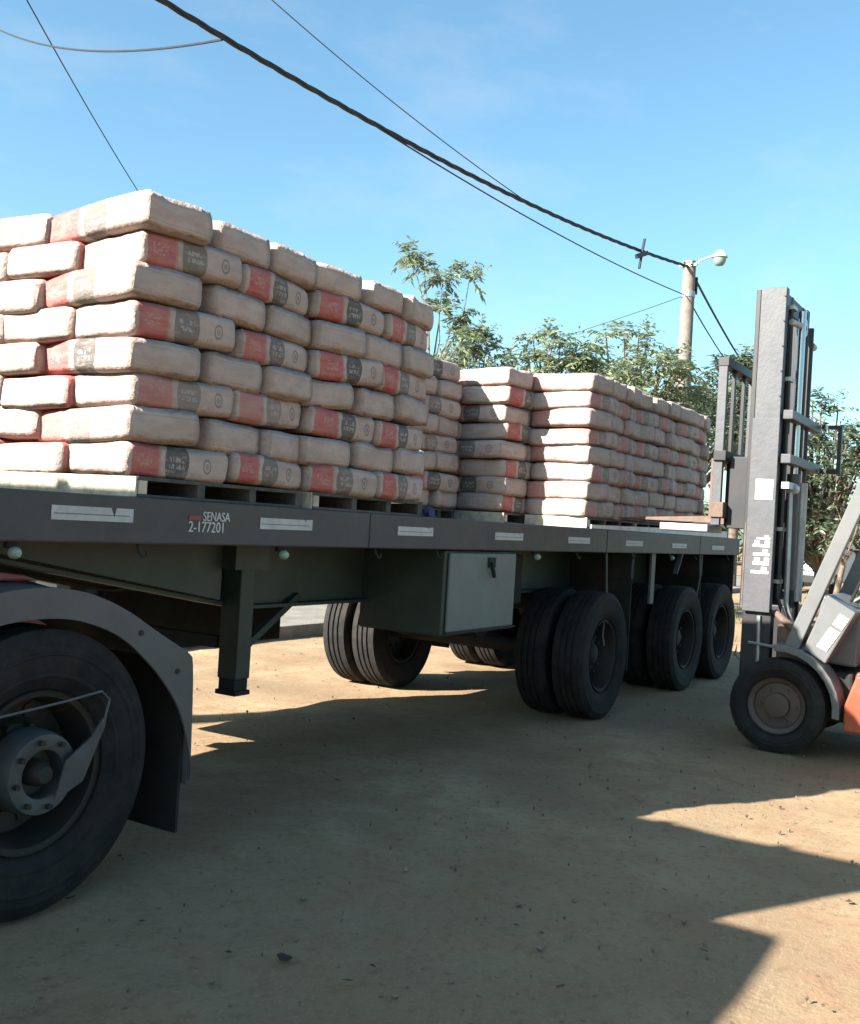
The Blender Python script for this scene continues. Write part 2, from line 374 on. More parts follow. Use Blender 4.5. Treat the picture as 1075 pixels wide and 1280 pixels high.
# pebbles
pm = MB()
for i in range(1000):
    x = random.uniform(-3, 8); y = random.uniform(-5, 5) if i % 3 else random.uniform(-3.2, -.3)
    r = random.choice([.004, .004, .005, .006, .008, .011]) * random.uniform(.7, 1.4)
    if random.random() < .015: r *= 2
    z = r*.2; p = []
    for k in range(5):
        a = 2*math.pi*k/5+random.random(); q = r*random.uniform(.7, 1.2); p.append((x+q*math.cos(a), y+q*math.sin(a), z+random.uniform(-.2, .1)*r))
    p += [(x, y, z+r*random.uniform(.5, .9)), (x, y, -.015)]
    pm.add(p, [(k, (k+1) % 5, 5) for k in range(5)]+[((k+1) % 5, k, 6) for k in range(5)])
M['stone'] = mat('small_stones', (.17, .13, .10), .9, var=.5, scale=3)
po = pm.build('loose_stones', M['stone']); po['kind'] = 'stuff'; po['label'] = 'small loose stones scattered over the dirt yard'

# dry leaf and twig litter trodden into the dirt
lt = MB()
for i in range(80):
    x = random.uniform(-2.2, 6); y = random.uniform(-3.6, 0) if i % 4 else random.uniform(0, 4)
    r_ = random.uniform(.008, .026)*(1.7 if random.random() < .08 else 1); a0 = random.uniform(0, 6.28); el = random.uniform(.25, .8); z = .004
    p = []
    for k in range(6):
        a = 2*math.pi*k/6; u = r_*math.cos(a)*random.uniform(.7, 1.2); v = r_*el*math.sin(a)*random.uniform(.7, 1.2)
        p.append((x+u*math.cos(a0)-v*math.sin(a0), y+u*math.sin(a0)+v*math.cos(a0), z+random.uniform(0, .008)))
    p.append((x, y, z+.007)); lt.add(p, [(k, (k+1) % 6, 6) for k in range(6)])
M['litter'] = mat('dry_litter', (.06, .042, .03), .9, var=.5, scale=2)
lo_ = lt.build('leaf_litter', M['litter']); lo_['kind'] = 'stuff'; lo_['label'] = 'dry dark bits of litter trodden into the dirt yard'

# pavement, kerb and low wall across the street
def kerb():
    mb = MB().box(-14, 60, 4.95, 8.2, -.1, .12); o = mb.build('pavement', M['kerb']); struct(o)
    for i in range(24):
        k = MB().box(-10+i*1.5, -10+i*1.5+1.488, 4.78, 4.94, -.1, .145+.006*random.random()).build('kerb_stone', M['kerb'], o, bevel=.015)
kerb()
wl = thing('plaster_wall', (10, 9.2, 0), 'low cream plastered wall behind the pavement across the street', 'wall')
MB().box(-14, 40, 9.1, 9.3, -.1, 1.25).build('wall_body', M['plaster'], wl)
MB().box(-14.05, 40.05, 9.04, 9.36, 1.25, 1.33).build('coping', M['kerb'], wl, bevel=.01)

# ---------------------------------------------------------------- tyres
def tyre_profile(Rr, W, rim, grooves=4):
    h = W/2; p = [(rim, -h*.72), (rim+.03, -h*.86), (rim+(Rr-rim)*.45, -h*1.0), (Rr-.065, -h*.97), (Rr-.055, -h*.99), (Rr-.025, -h*.9), (Rr-.006, -h*.82)]
    g = W*.74/grooves
    for i in range(grooves-1):
        c = -W*.37+g*(i+1); p += [(Rr, c-.009), (Rr-.014, c-.006), (Rr-.014, c+.006), (Rr, c+.009)]
    p += [(Rr-.006, h*.82), (Rr-.025, h*.9), (Rr-.055, h*.99), (Rr-.065, h*.97), (rim+(Rr-rim)*.45, h), (rim+.03, h*.86), (rim, h*.72)]
    return p
def tyre_mesh(Rr, W, rim, n=56):
    return MB().lathe(tyre_profile(Rr, W, rim), (0,0,0), (0,1,0), n).mesh('tyre', M['tyre'], 32)
def rim_mesh(rim, W, m, out=True):
    h = W/2   # axis +y; outer face towards -y; deep dish
    p = [(rim+.012, -h*.86), (rim+.014, -h*.76), (rim-.012, -h*.74), (rim-.03, -h*.2), (rim-.035, h*.35), (rim*.62, h*.42), (rim*.55, h*.1), (rim*.42, h*.05), (.02, h*.05)]
    mb = MB().lathe(p, (0,0,0), (0,1,0), 40)
    for k in range(10):
        a = 2*math.pi*k/10; r = rim*.52
        mb.tube([(r*math.cos(a), h*.12, r*math.sin(a)), (r*math.cos(a), -h*.12, r*math.sin(a))], .016, 6)
    for k in range(8):   # hand-hole shadows are real dents: raised lips
        a = 2*math.pi*(k+.5)/8; r = rim*.74
        mb.tube([(r*math.cos(a), h*.42, r*math.sin(a)), (r*math.cos(a), h*.3, r*math.sin(a))], .03, 8)
    return mb.mesh('rim', m, 35)
TY = tyre_mesh(.52, .275, .295); RM = rim_mesh(.285, .275, M['rim'])
def put(name, me, parent, loc, rz=0.):
    o = bpy.data.objects.new(name, me); C.objects.link(o); o.parent = parent
    root = parent
    while root.parent: root = root.parent
    o.location = Vector(loc)-(Vector(root.location) if parent is root else Vector())
    o.rotation_euler = (0, 0, rz); return o
def wheel(parent, x, y, z=.505, flip=False, ty=TY, rm=RM):
    t = put('tyre', ty, parent, (x, y, z), math.pi if flip else 0)
    r = put('rim', rm, t, (0,0,0)); return t

# ---------------------------------------------------------------- semi-trailer
TW = 2.45; ZB = 1.535
tr = thing('flatbed_trailer', (3, 1.2, 0), 'dark grey and green three axle flatbed semi-trailer carrying pallets of cement bags', 'trailer')
for (y0, y1) in ((-.03, .03), (TW-.06, TW)):
    MB().box(-2.7, 9.03, y0, y1, 1.345, ZB).build('side_rail', M['rail'], tr, bevel=.008)
MB().box(-2.7, -2.62, .035, TW-.065, 1.345, ZB).build('front_rail', M['rail'], tr)
MB().box(8.95, 9.03, .035, TW-.065, 1.3, ZB).build('rear_rail', M['rail'], tr, bevel=.006)
for i in range(12):
    y = .035+i*(TW-.1)/12
    MB().box(-2.61, 8.94, y+.003, y+(TW-.1)/12-.003, ZB-.035, ZB-.004+.002*random.random()).build('deck_plank', M['plankdeck'], tr)
for i in range(20):
    x = -2.3+i*.58
    MB().box(x, x+.07, .035, TW-.065, 1.37, 1.495).build('cross_member', M['under'], tr)
for y in (.62, 1.70):   # main beams with the shallow gooseneck in front
    MB().prism([(-2.6, 1.368), (-2.6, 1.27), (-.4, 1.27), (1.02, 1.03), (1.25, .995), (8.9, .995), (8.9, 1.368)], y-.012, y+.012).build('beam_web', M['green'], tr)
    MB().prism([(-2.6, 1.268), (-.4, 1.268), (1.02, 1.028), (1.25, .993), (8.9, .993), (8.9, .975), (1.25, .975), (1.02, 1.008), (-.4, 1.25), (-2.6, 1.25)], y-.07, y+.07).build('beam_flange', M['green'], tr)
# gooseneck side plate nearest the camera
MB().prism([(-2.5, 1.342), (-2.5, 1.29), (-.45, 1.29), (1.0, 1.035), (1.0, 1.342)], .50, .515).build('neck_plate', M['green'], tr, bevel=.003)
# tall front headboard
hb = MB().box(-2.74, -2.705, 0, TW, 1.35, 3.26).build('headboard', M['rail'], tr)
for y in (.0, .6, 1.2, 1.8, 2.37): MB().box(-2.70, -2.63, y, y+.07, ZB, 3.24).build('headboard_post', M['rail'], hb)
# landing legs
for y, nm in ((.50, 1), (1.82, 0)):
    l = MB().box(1.08, 1.19, y-.065, y+.065, .62, 1.34).build('landing_leg', M['green'], tr, bevel=.006)
    MB().box(1.085, 1.185, y-.055, y+.055, .56, .70).build('inner_leg', M['under'], l)
    MB().box(1.075, 1.195, y-.07, y+.07, .535, .56).build('foot', M['under'], l, bevel=.004)
    MB().bar((1.2, y, .78), (1.75, y+.1, 1.03), .04, .04).build('brace', M['green'], l)
    MB().box(1.0, 1.27, y-.09, y+.09, 1.2, 1.342).build('mount_plate', M['green'], l)
MB().bar((1.13, .6, .8), (1.13, 1.74, .8), .06, .06).build('leg_crossbar', M['under'], tr)
MB().bar((1.13, 1.72, .68), (.7, 1.6, .95), .05, .05).build('leg_brace', M['under'], tr)
# toolbox
tb = MB().box(2.42, 3.37, 0.0, .62, .81, 1.34).build('toolbox', M['green'], tr, bevel=.012)  # body takes the dark chassis green, so its shade is painted in
tdm = MB().box(2.45, 3.34, -.022, -.002, .835, 1.325).build('toolbox_door', M['boxgreen'], tb, bevel=.008)  # lighter green than the body, painting the sky light on this face
MB().box(2.93, 3.02, -.034, -.024, 1.235, 1.30).bar((2.95, -.04, 1.27), (2.99, -.045, 1.17), .022, .014).build('latch', M['under'], tb)
MB().bar((2.43, -.026, .83), (3.36, -.026, .83), .012, .012).build('hinge', M['under'], tb)
MB().box(1.9, 3.08, 1.8, 2.38, .56, 1.33).build('far_toolbox', M['under'], tr, bevel=.01)
MB().box(1.3, 1.88, 1.75, 2.38, .6, 1.3).build('water_tank', M['under'], tr, bevel=.03)
# reflective strips
for i, (a, b) in enumerate(((-.501, -.109), (.661, 1.05), (1.826, 2.205), (2.99, 3.40), (4.17, 4.586), (5.374, 5.79), (6.605, 7.045), (7.92, 8.38))):
    z = 1.458-.0055*i; hh = .027 - .0007*i
    if i == 0:   # torn notch in the first strip
        pl = [(a, z-hh), (b, z-hh), (b, z+hh), (-.195, z+hh), (-.205, z-.012), (-.222, z+hh), (a, z+hh)]
    else: pl = [(a, z-hh), (b, z-hh+.002), (b, z+hh+.002), (b-.05, z+hh), (b-.055, z+hh-.012), (b-.062, z+hh), (a, z+hh)]
    MB().prism(pl, -.0335, -.0302).build('reflector_strip', M['white'], tr)
    MB().prism([(a+.01, z-.004), (b-.02, z-.004), (b-.02, z-.001), (a+.01, z-.001)], -.0345, -.0338).build('strip_line', M['fender'], tr)
# painted registration
Mx = Matrix.Translation((.285, -.032, 1.452)) @ Matrix.Rotation(R(90), 4, 'X') @ Matrix.Diagonal((.92, 1.1, 1, 1))
text_mesh('SENASA', .052, M['letter'], 'registration_lettering', tr, Mx)
Mx = Matrix.Translation((.2, -.032, 1.402)) @ Matrix.Rotation(R(90), 4, 'X') @ Matrix.Diagonal((1.02, 1.15, 1, 1))
text_mesh('2-177201', .058, M['letter'], 'registration_number', tr, Mx)
MB().box(.2, .272, -.034, -.0305, 1.453, 1.472).build('registration_block', M['letter_red'], tr)
# marker lamps
for x in (.87, 3.69, 6.68, -.63):
    lm = MB().lathe([(.001, -.02), (.013, -.018), (.021, -.008), (.023, .0), (.023, .014), (.001, .014)], (x, -.015, 1.305), (0, 1, 0), 16).build('marker_lamp', M['lens'], tr, smooth=40)
    MB().box(x-.02, x+.02, .006, .03, 1.32, 1.344).build('lamp_bracket', M['under'], lm)
# lashing hooks and seams along the rail
for x in (-1.2, -.05, 1.65, 2.3, 4.4, 5.6, 7.4, 8.6):
    MB().tube([(x, .0, 1.346), (x, -.012, 1.315), (x+.012, -.02, 1.295), (x+.035, -.02, 1.297), (x+.04, -.018, 1.315)], .007, 6).build('lashing_hook', M['under'], tr)
for x in (-1.45, 1.55, 4.95, 7.5):
    MB().box(x, x+.006, -.0325, -.0303, 1.35, 1.53).build('weld_seam', M['under'], tr)
# air lines between tractor and trailer
for k, y in enumerate((1.05, 1.2, 1.35)):
    pts = [(-3.1, y, 1.6+.1*k), (-2.95, y, 1.35), (-2.85, y+.05, 1.2), (-2.76, y+.02, 1.3), (-2.745, y, 1.45)]
    MB().tube(pts, .012, 6).build('air_line', (M['red'], M['black'], M['wire'])[k], tr)
# axles
AX = (4.95, 7.12, 8.36)
for x in AX:
    MB().tube([(x, .2, .505), (x, TW-.2, .505)], .065, 14).build('axle', M['under'], tr, smooth=40)
    wheel(tr, x, .055); wheel(tr, x, .38, flip=True); wheel(tr, x, TW-.14, flip=True); wheel(tr, x, TW-.46)
    for y in (.10, TW-.15):
        s_ = -1 if y < 1 else 1
        MB().lathe([(.13, 0), (.125, s_*.05), (.1, s_*.07), (.085, s_*.10), (.06, s_*.115), (.001, s_*.117)], (x, y+s_*-.03, .505), (0, 1, 0), 20).build('hub', M['rim'], tr, smooth=40)
    for y in (.78, TW-.78):
        MB().prism([(x-.55, .80), (x, .62), (x+.55, .80), (x+.55, .85), (x, .68), (x-.55, .85)], y-.045, y+.045).build('leaf_spring', M['under'], tr)
    for dx in (-.6, .6):
        MB().prism([(x+dx-.12, .99), (x+dx+.12, .99), (x+dx+.05, .74), (x+dx-.05, .74)], .68, .69+.1).prism([(x+dx-.12, .99), (x+dx+.12, .99), (x+dx+.05, .74), (x+dx-.05, .74)], TW-.79, TW-.68).build('spring_hanger', M['under'], tr)
    for y in (.9, 1.55):
        MB().lathe([(.001, -.14), (.08, -.12), (.085, 0), (.08, .12), (.001, .14)], (x-.25, y, .66), (1, 0, 0), 14).build('brake_chamber', M['under'], tr, smooth=40)
for x in (5.68, 7.72, 8.97):
    for y0 in (.01, TW-.62):
        MB().box(x, x+.012, y0, y0+.6, .30, 1.12).build('mud_flap', M['flap'], tr)
        MB().box(x-.02, x+.04, y0, y0+.6, 1.12, 1.345).build('flap_bracket', M['under'], tr)
MB().box(6.15, 6.25, .0, .02, .88, 1.343).build('guard_strut', M['fender'], tr)
MB().bar((6.95, -.01, 1.343), (6.85, .005, 1.15), .05, .012).build('bracket', M['fender'], tr)
MB().tube([(5.0, -.012, 1.34), (5.01, -.03, 1.0), (5.0, -.02, .66), (5.02, -.03, .58)], .008, 6).build('tie_rope', M['rope'], tr)
MB().tube([(7.55, -.02, 1.34), (7.56, -.03, 1.1), (7.5, -.02, .9)], .008, 6).build('tie_rope', M['rope'], tr)
# air tanks, pipes and side guards in the dark
MB().lathe([(.001, -.42), (.13, -.40), (.15, -.34), (.15, .34), (.13, .40), (.001, .42)], (3.9, 1.0, .80), (1, 0, 0), 18).build('air_tank', M['under'], tr, smooth=40)
MB().lathe([(.001, -.3), (.11, -.28), (.12, -.24), (.12, .24), (.11, .28), (.001, .3)], (5.9, 1.3, .85), (0, 1, 0), 18).build('air_tank', M['under'], tr, smooth=40)
MB().tube([(1.3, .9, 1.1), (3, .92, 1.05), (5, .9, 1.1), (8, .95, 1.12)], .02, 6).build('air_pipe', M['under'], tr)
MB().box(3.42, 4.2, .35, .61, .92, 1.3).build('valve_box', M['under'], tr, bevel=.01)

# ---------------------------------------------------------------- tractor unit
tc_ = thing('tractor_truck', (-2, 1.2, 0), 'red truck tractor with grey rear fender coupled under the trailer front', 'truck')
AXT = -.54; OFF = -.115
pr = tyre_profile(.525, .285, .30, 4); hw = .1425
side = [(.345, -hw*.93), (.350, -hw*.965), (.357, -hw*.965), (.362, -hw*.95), (.385, -hw*1.0), (.425, -hw*1.015), (.43, -hw*1.045), (.436, -hw*1.045), (.441, -hw*1.0)]
pr = pr[:2]+side+pr[3:-3]+[(a, -b) for a, b in side[::-1]]+pr[-2:]
TYB = MB().lathe(pr, (0,0,0), (0,1,0), 72).mesh('tyre', M['tyre'], 32)
for (y, fl) in ((OFF+.142, False), (OFF+.47, True), (TW+.1-.142, True), (TW+.1-.47, False)):
    wheel(tc_, AXT, y, .515, fl, TYB)
def hubset(parent):
    y0 = OFF
    MB().lathe([(.155, .1), (.153, .03), (.148, .0), (.143, -.012), (.095, -.014), (.088, -.01), (.085, .06), (.001, .065)], (AXT, y0, .515), (0,1,0), 40).build('hub', M['hub'], parent, smooth=35)
    mb = MB()
    for k in range(8):
        a = 2*math.pi*k/8+.2; mb.tube([(AXT+.12*math.cos(a), y0-.018, .515+.12*math.sin(a)), (AXT+.12*math.cos(a), y0-.034, .515+.12*math.sin(a))], .011, 6)
    mb.build('hub_bolts', M['rim'], parent)
    MB().lathe([(.001, -.03), (.03, -.028), (.045, 0), (.05, .07)], (AXT, y0, .515), (0,1,0), 16).build('axle_cap', M['rim'], parent, smooth=40)
    # bracket arm and bent wire of the hub
    MB().prism([(AXT+.03, .42), (AXT+.15, .47), (AXT+.24, .66), (AXT+.245, .70), (AXT+.225, .69), (AXT+.18, .63), (AXT+.07, .56)], y0-.05, y0-.036).build('hub_arm', M['hub'], parent, bevel=.004)
    MB().tube([(AXT+.235, y0-.045, .68), (AXT+.26, y0-.04, .76), (AXT+.22, y0-.04, .795), (AXT+.05, y0-.04, .775), (AXT-.3, y0-.04, .745)], .005, 6).build('bent_rod', M['fender'], parent)
hubset(tc_)
# fender: rolled shell with a flat outer flange and squared tail
inner = [(-1.25, .60), (-1.16, .80), (-1.02, .95), (-.86, 1.04), (-.70, 1.072), (-.54, 1.078), (-.40, 1.06), (-.22, .995), (-.06, .872), (.05, .76), (.125, .66), (.185, .50), (.21, .36)]
outer = [(-1.38, .62), (-1.28, .87), (-1.12, 1.04), (-.92, 1.14), (-.72, 1.185), (-.54, 1.19), (-.38, 1.166), (-.20, 1.098), (-.03, .998), (.08, .94), (.155, .90), (.185, .87), (.205, .36)]
def chaikin(p):
    q = [p[0]]
    for a, b in zip(p, p[1:]): q += [(a[0]*.75+b[0]*.25, a[1]*.75+b[1]*.25), (a[0]*.25+b[0]*.75, a[1]*.25+b[1]*.75)]
    return q+[p[-1]]
inner = chaikin(chaikin(inner)); outer = chaikin(chaikin(outer))
for y0, y1, yo in ((-.13, -.118, 0), (TW+.118, TW+.13, 1)):
    MB().prism(inner+outer[::-1], y0, y1).build('fender_flange', M['fender'], tc_, bevel=.004)
    ya, yb = (-.117, .62) if not yo else (TW-.62, TW+.117)
    top = [(a, b+.0) for a, b in outer]; bot = [(a*.985-.007, b-.018) for a, b in outer]
    MB().prism(top+bot[::-1], ya, yb).build('fender_shell', M['fender'], tc_, smooth=30)
    f = MB().box(.165, .18, ya+.02, yb, .14, .9).build('mud_flap', M['flap'], tc_)
    for (sx, sz) in ((-.12, 1.0), (.09, .83), (-.95, 1.08)):
        MB().lathe([(.011, -.006), (.011, .0)], (sx, y0 if not yo else y1, sz), (0, 1, 0), 10).tube([(sx, (y0 if not yo else y1)-.006, sz), (sx, (y0 if not yo else y1)+.004, sz)], .011, 8).build('fender_bolt', M['rim'], tc_)
MB().box(.22, .34, .30, .42, .47, .57).build('tail_lamp', M['black'], tc_, bevel=.01)
for y in (.80, 1.55):
    MB().box(-6.2, .28, y-.04, y+.04, .78, 1.02).build('frame_rail', M['red'], tc_, bevel=.005)
for x in (-3.0, -1.8, -.9, .2): MB().box(x, x+.1, .85, 1.5, .82, .98).build('frame_cross_member', M['under'], tc_)
MB().tube([(AXT, .2, .515), (AXT, TW-.2, .515)], .09, 14).build('axle', M['under'], tc_, smooth=40)
MB().lathe([(.001, -.25), (.14, -.22), (.21, 0), (.14, .22), (.001, .25)], (AXT, 1.2, .515), (0, 1, 0), 18).build('differential', M['under'], tc_, smooth=40)
MB().prism([(-1.7, 1.03), (-.2, 1.03), (.2, 1.05), (.2, 1.08), (-.35, 1.22), (-1.5, 1.22)], .68, 1.7).build('fifth_wheel', M['under'], tc_, bevel=.01)
MB().prism([(-1.5, 1.193), (-.42, 1.193), (-.5, 1.215), (-.95, 1.268), (-1.5, 1.268)], .1, .46).build('step_box', M['red'], tc_, bevel=.01)
MB().lathe([(.001, -.5), (.24, -.48), (.26, -.42), (.26, .42), (.24, .48), (.001, .5)], (-2.3, .1, .72), (1, 0, 0), 24).build('fuel_tank', M['galv'], tc_, smooth=40)
# cab
cb = MB().prism([(-3.15, .75), (-3.15, 2.7), (-3.25, 2.83), (-4.6, 2.83), (-4.9, 2.6), (-5.15, 1.75), (-5.2, .55), (-4.9, .55), (-4.85, .9), (-4.6, 1.06), (-4.3, .95), (-4.2, .75)], .0, TW).build('cab', M['red'], tc_, bevel=.05, seg=3)
for y in (-.006, TW-.006):
    MB().prism([(-4.85, 1.78), (-4.66, 2.5), (-3.95, 2.5), (-3.95, 1.78)], y, y+.012).build('side_window', M['glass'], tc_)
    d = MB().prism([(-4.95, .95), (-4.95, 1.74), (-4.7, 2.55), (-3.9, 2.55), (-3.9, .95)], y+.002 if y < 1 else y-.002, y+.010 if y < 1 else y+.006).build('door', M['red'], tc_)
    MB().box(-4.06, -3.94, y-.02, y+.03, 1.55, 1.6).build('door_handle', M['black'], d)
MB().add([(-5.135, .2, 1.8), (-5.135, TW-.2, 1.8), (-4.93, TW-.2, 2.52), (-4.93, .2, 2.52), (-5.16, .2, 1.8), (-5.16, TW-.2, 1.8), (-4.955, TW-.2, 2.52), (-4.955, .2, 2.52)],
    [(0,1,2,3), (4,7,6,5), (0,4,5,1), (1,5,6,2), (2,6,7,3), (3,7,4,0)]).build('windscreen', M['glass'], tc_)
MB().box(-5.32, -5.16, .02, TW-.02, .45, .8).build('bumper', M['fender'], tc_, bevel=.03)
for y in (.15, TW-.35):
    MB().box(-5.34, -5.3, y, y+.2, .58, .72).build('headlight', M['lens'], tc_, bevel=.01)
for y, fl in ((.14, False), (TW-.14, True)): wheel(tc_, -4.6, y, .515, fl, TYB)

# ---------------------------------------------------------------- pallets and cement bags
LH = .145; ZP = .085
def bag_mesh(seed):
    rs = np.random.default_rng(seed); nx, ny, nz = 18, 10, 6; idx = {}; vs = []; fs = []
    ph = rs.uniform(0, 6.28, 12); jag = rs.uniform(-1, 1, (2, 2, ny+1)); tw = rs.uniform(-.03, .03); sag = rs.uniform(.0, .05)
    def P(i, j, k):
        if (i, j, k) in idx: return idx[(i, j, k)]
        u, v, w_ = 2*i/nx-1, 2*j/ny-1, 2*k/nz-1
        u = math.copysign(abs(u)**.85, u)
        m = max(abs(v), abs(w_))
        if m > 0:
            a, b = abs(v)/m, abs(w_)/m; r = (a**15+b**15)**(1/15); vv, ww = v/r, w_/r
        else: vv, ww = v, w_
        end = abs(u)**10
        x = u*(.5-.012*(abs(w_)**4)*end)
        yb = .5*(1-.02*end)
        zb = .5*(1-.03*abs(u)**8)
        y = vv*yb; z = ww*zb
        z += .03*(1-u*u)*(1-v*v)*w_                 # belly
        y += .012*(1-w_*w_)*(1 if v > 0 else -1)*abs(v)**3
        x += .014*(1-w_*w_)*(1-v*v*.6)*math.copysign(end, u)
        y += .012*math.sin(3.1*u+ph[0])+.006*math.sin(7*u+ph[1]+3*w_)
        z += .03*math.sin(2.3*u+ph[2])*.6+.022*math.sin(4.3*v+ph[3]+1.7*u)*.7-sag*u*u*.7
        x += .010*math.sin(4*v+ph[4])*end+tw*v*end*.4
        if abs(u) > .99 and abs(w_) > .99:
            x += math.copysign(.010*(.4+jag[int(u > 0), int(w_ > 0), j]), u); z += .006*jag[int(u > 0), int(w_ > 0), (j*3) % (ny+1)]
        idx[(i, j, k)] = len(vs); vs.append((x, y, z)); return idx[(i, j, k)]
    def quad(a, b, c, d): fs.append((P(*a), P(*b), P(*c), P(*d)))
    for i in range(nx):
        for j in range(ny):
            quad((i,j,0),(i,j+1,0),(i+1,j+1,0),(i+1,j,0)); quad((i,j,nz),(i+1,j,nz),(i+1,j+1,nz),(i,j+1,nz))
        for k in range(nz):
            quad((i,0,k),(i+1,0,k),(i+1,0,k+1),(i,0,k+1)); quad((i,ny,k),(i,ny,k+1),(i+1,ny,k+1),(i+1,ny,k))
    for j in range(ny):
        for k in range(nz):
            quad((0,j,k),(0,j,k+1),(0,j+1,k+1),(0,j+1,k)); quad((nx,j,k),(nx,j+1,k),(nx,j+1,k+1),(nx,j,k+1))
    me = bpy.data.meshes.new('cement_bag'); me.from_pydata(vs, [], fs); me.materials.append(M['bag']); me.shade_smooth()
    return me
BAGS = [bag_mesh(100+i) for i in range(9)]
ORD = ['top', 'second', 'third', 'fourth', 'fifth', 'sixth', 'seventh', 'bottom']
brs = np.random.default_rng(42)
def pallet(x0, y0, lx, ly, label):
    t = thing('wooden_pallet', (x0+lx/2, y0+ly/2, ZB), label, 'pallet', 'pallets under the cement bags')
    z0 = ZB
    n = max(3, int(ly/.2))
    nb = 4
    for i in range(nb):   # stringers run across the trailer
        x = x0+.0+i*(lx-.045)/(nb-1)
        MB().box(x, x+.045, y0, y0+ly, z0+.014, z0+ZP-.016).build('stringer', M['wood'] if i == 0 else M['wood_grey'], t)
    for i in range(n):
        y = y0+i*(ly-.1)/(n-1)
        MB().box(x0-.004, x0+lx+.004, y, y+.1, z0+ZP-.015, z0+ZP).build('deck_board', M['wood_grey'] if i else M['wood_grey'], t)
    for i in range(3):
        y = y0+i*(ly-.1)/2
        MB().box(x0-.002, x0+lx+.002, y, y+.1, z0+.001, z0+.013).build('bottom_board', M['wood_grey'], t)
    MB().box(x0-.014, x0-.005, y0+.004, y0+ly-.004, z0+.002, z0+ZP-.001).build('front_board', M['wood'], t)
    return t
def stack(x0, y0, lx, ly, phrase, grp, topA=False, nA=3, nB=2, yaw=0., lean=(0, 0), nlay=8, plabel=None, ink=1., mA=2, mB=3):
    pallet(x0, y0, lx, ly, plabel)
    cx, cy = x0+lx/2, y0+ly/2
    for L in range(nlay):   # L = 0 is the top layer
        zc = ZB+ZP+(nlay-1-L)*LH+LH/2
        isA = (L % 2 == 0) if topA else (L % 2 == 1)
        cells = []
        if isA:
            for j in range(nA):
                for i in range(mA): cells.append((i, j, x0+lx*(i+.5)/mA, y0+ly*(j+.5)/nA, lx/mA, ly/nA))
        else:
            for j in range(nB):
                for i in range(mB): cells.append((i, j, x0+lx*(i+.5)/mB, y0+ly*(j+.5)/nB, ly/nB, lx/mB))
        hgt = zc-ZB
        lay = brs.normal(0, .006, 2)
        for (i, j, x, y, Lg, Wd) in cells:
            o = bpy.data.objects.new('cement_bag', BAGS[int(brs.integers(len(BAGS)))]); C.objects.link(o)
            ny_ = nA if isA else nB
            near = j == 0; front = i == 0
            if isA: ya = (-6, 6)[i] if near else 0
            else: ya = (-8.5, 2, 9)[i] if near else 0
            ya += float(brs.normal(0, 1.3)); push = float(brs.normal(0, .009))
            px = x+lay[0]+(float(brs.normal(0, .012)) if front else 0)+lean[0]*hgt
            py = y+lay[1]+(push if near else 0)+lean[1]*hgt
            v = Vector((px-cx, py-cy, 0)); v.rotate(Matrix.Rotation(R(yaw), 3, 'Z'))
            flip = 0
            o.location = (cx+v.x, cy+v.y, zc+float(brs.normal(0, .003))+ (-.004 if near and brs.random() < .3 else 0))
            o.rotation_euler = (R(float(brs.normal(0, 1.2))), R(float(brs.normal(0, .9))), R(yaw+ya)+(0 if isA else -math.pi/2))
            o.scale = (Lg*.995, Wd*.995, LH*(1.0+float(brs.normal(0, .02))))
            k_ = ink*(1 if brs.random() > .15 else .7); o.color = (k_, k_, k_, 1)
            side = {1: ('end',), 2: ('left', 'right'), 3: ('left', 'middle', 'right')}[mA if isA else mB][i]
            if near and front: pos = 'near front corner'
            elif near: pos = side+' of shaded side'
            elif front: pos = ('front face, %s from corner' % ('second' if j == 1 else 'third'))
            else: pos = None
            vis_front = front and (ny_ > 1)
            if pos and (near or vis_front):
                look = 'printed' if (isA and near) or (not isA and front) else 'plain ended'
                tag(o, f'{look} cement bag, {ORD[L]} layer, {pos} of {phrase}', 'cement bag', grp)
            elif L == 0: tag(o, f'cement bag in top layer, back {side}, {"far row" if j == ny_-1 else "inner row"}, of {phrase}', 'cement bag', grp)
            else: tag(o, f'cement bag hidden inside {phrase}', 'cement bag', grp)
stack(-.06, 0, 1.05, 1.41, 'the nearest stack', 'bags of the nearest stack', plabel='pallet with pale front board under the nearest cement stack')
stack(1.06, -.022, 1.02, 1.41, 'the second stack', 'bags of the second stack', plabel='grey pallet under the second cement stack from the left')
stack(3.48, .97, .68, 1.41, 'the set-back third stack', 'bags of the third stack', topA=True, mA=1, mB=2, plabel='grey pallet under the set-back third cement stack')
stack(4.29, .58, 1.05, 1.41, 'the half-sunlit stack', 'bags of the half sunlit stack', plabel='pallet under the half sunlit stack beside the white corner stack')
stack(4.60, .0, 1.05, .555, 'the sunlit corner stack', 'bags of the sunlit corner stack', ink=.6, nA=1, nB=1, yaw=1., plabel='white fronted pallet under the sunlit corner stack')
stack(5.68, .01, 1.05, .555, 'the second rear stack', 'bags of the second rear stack', ink=.6, nA=1, nB=1, yaw=-2.5, plabel='grey pallet under the second of the three rear near stacks')
stack(6.76, .0, 1.05, .555, 'the last stack', 'bags of the last stack', ink=.6, nA=1, nB=1, yaw=2., plabel='grey pallet under the last cement stack by the forklift')
pk = MB().prism([(4.62, ZB+.002), (8.5, ZB+.002), (8.5, ZB+.07), (7.2, ZB+.062), (4.62, ZB+.03)], -.026, -.006)  # bright strip on the bed edge; its sunlight is put into white colour
solo(pk, 'painted_sunlight_plank', M['plank'], (6.5, -.016, ZB), 'long loose plank, whitened as if sunlit, along the bed edge under the rear stacks', 'plank')
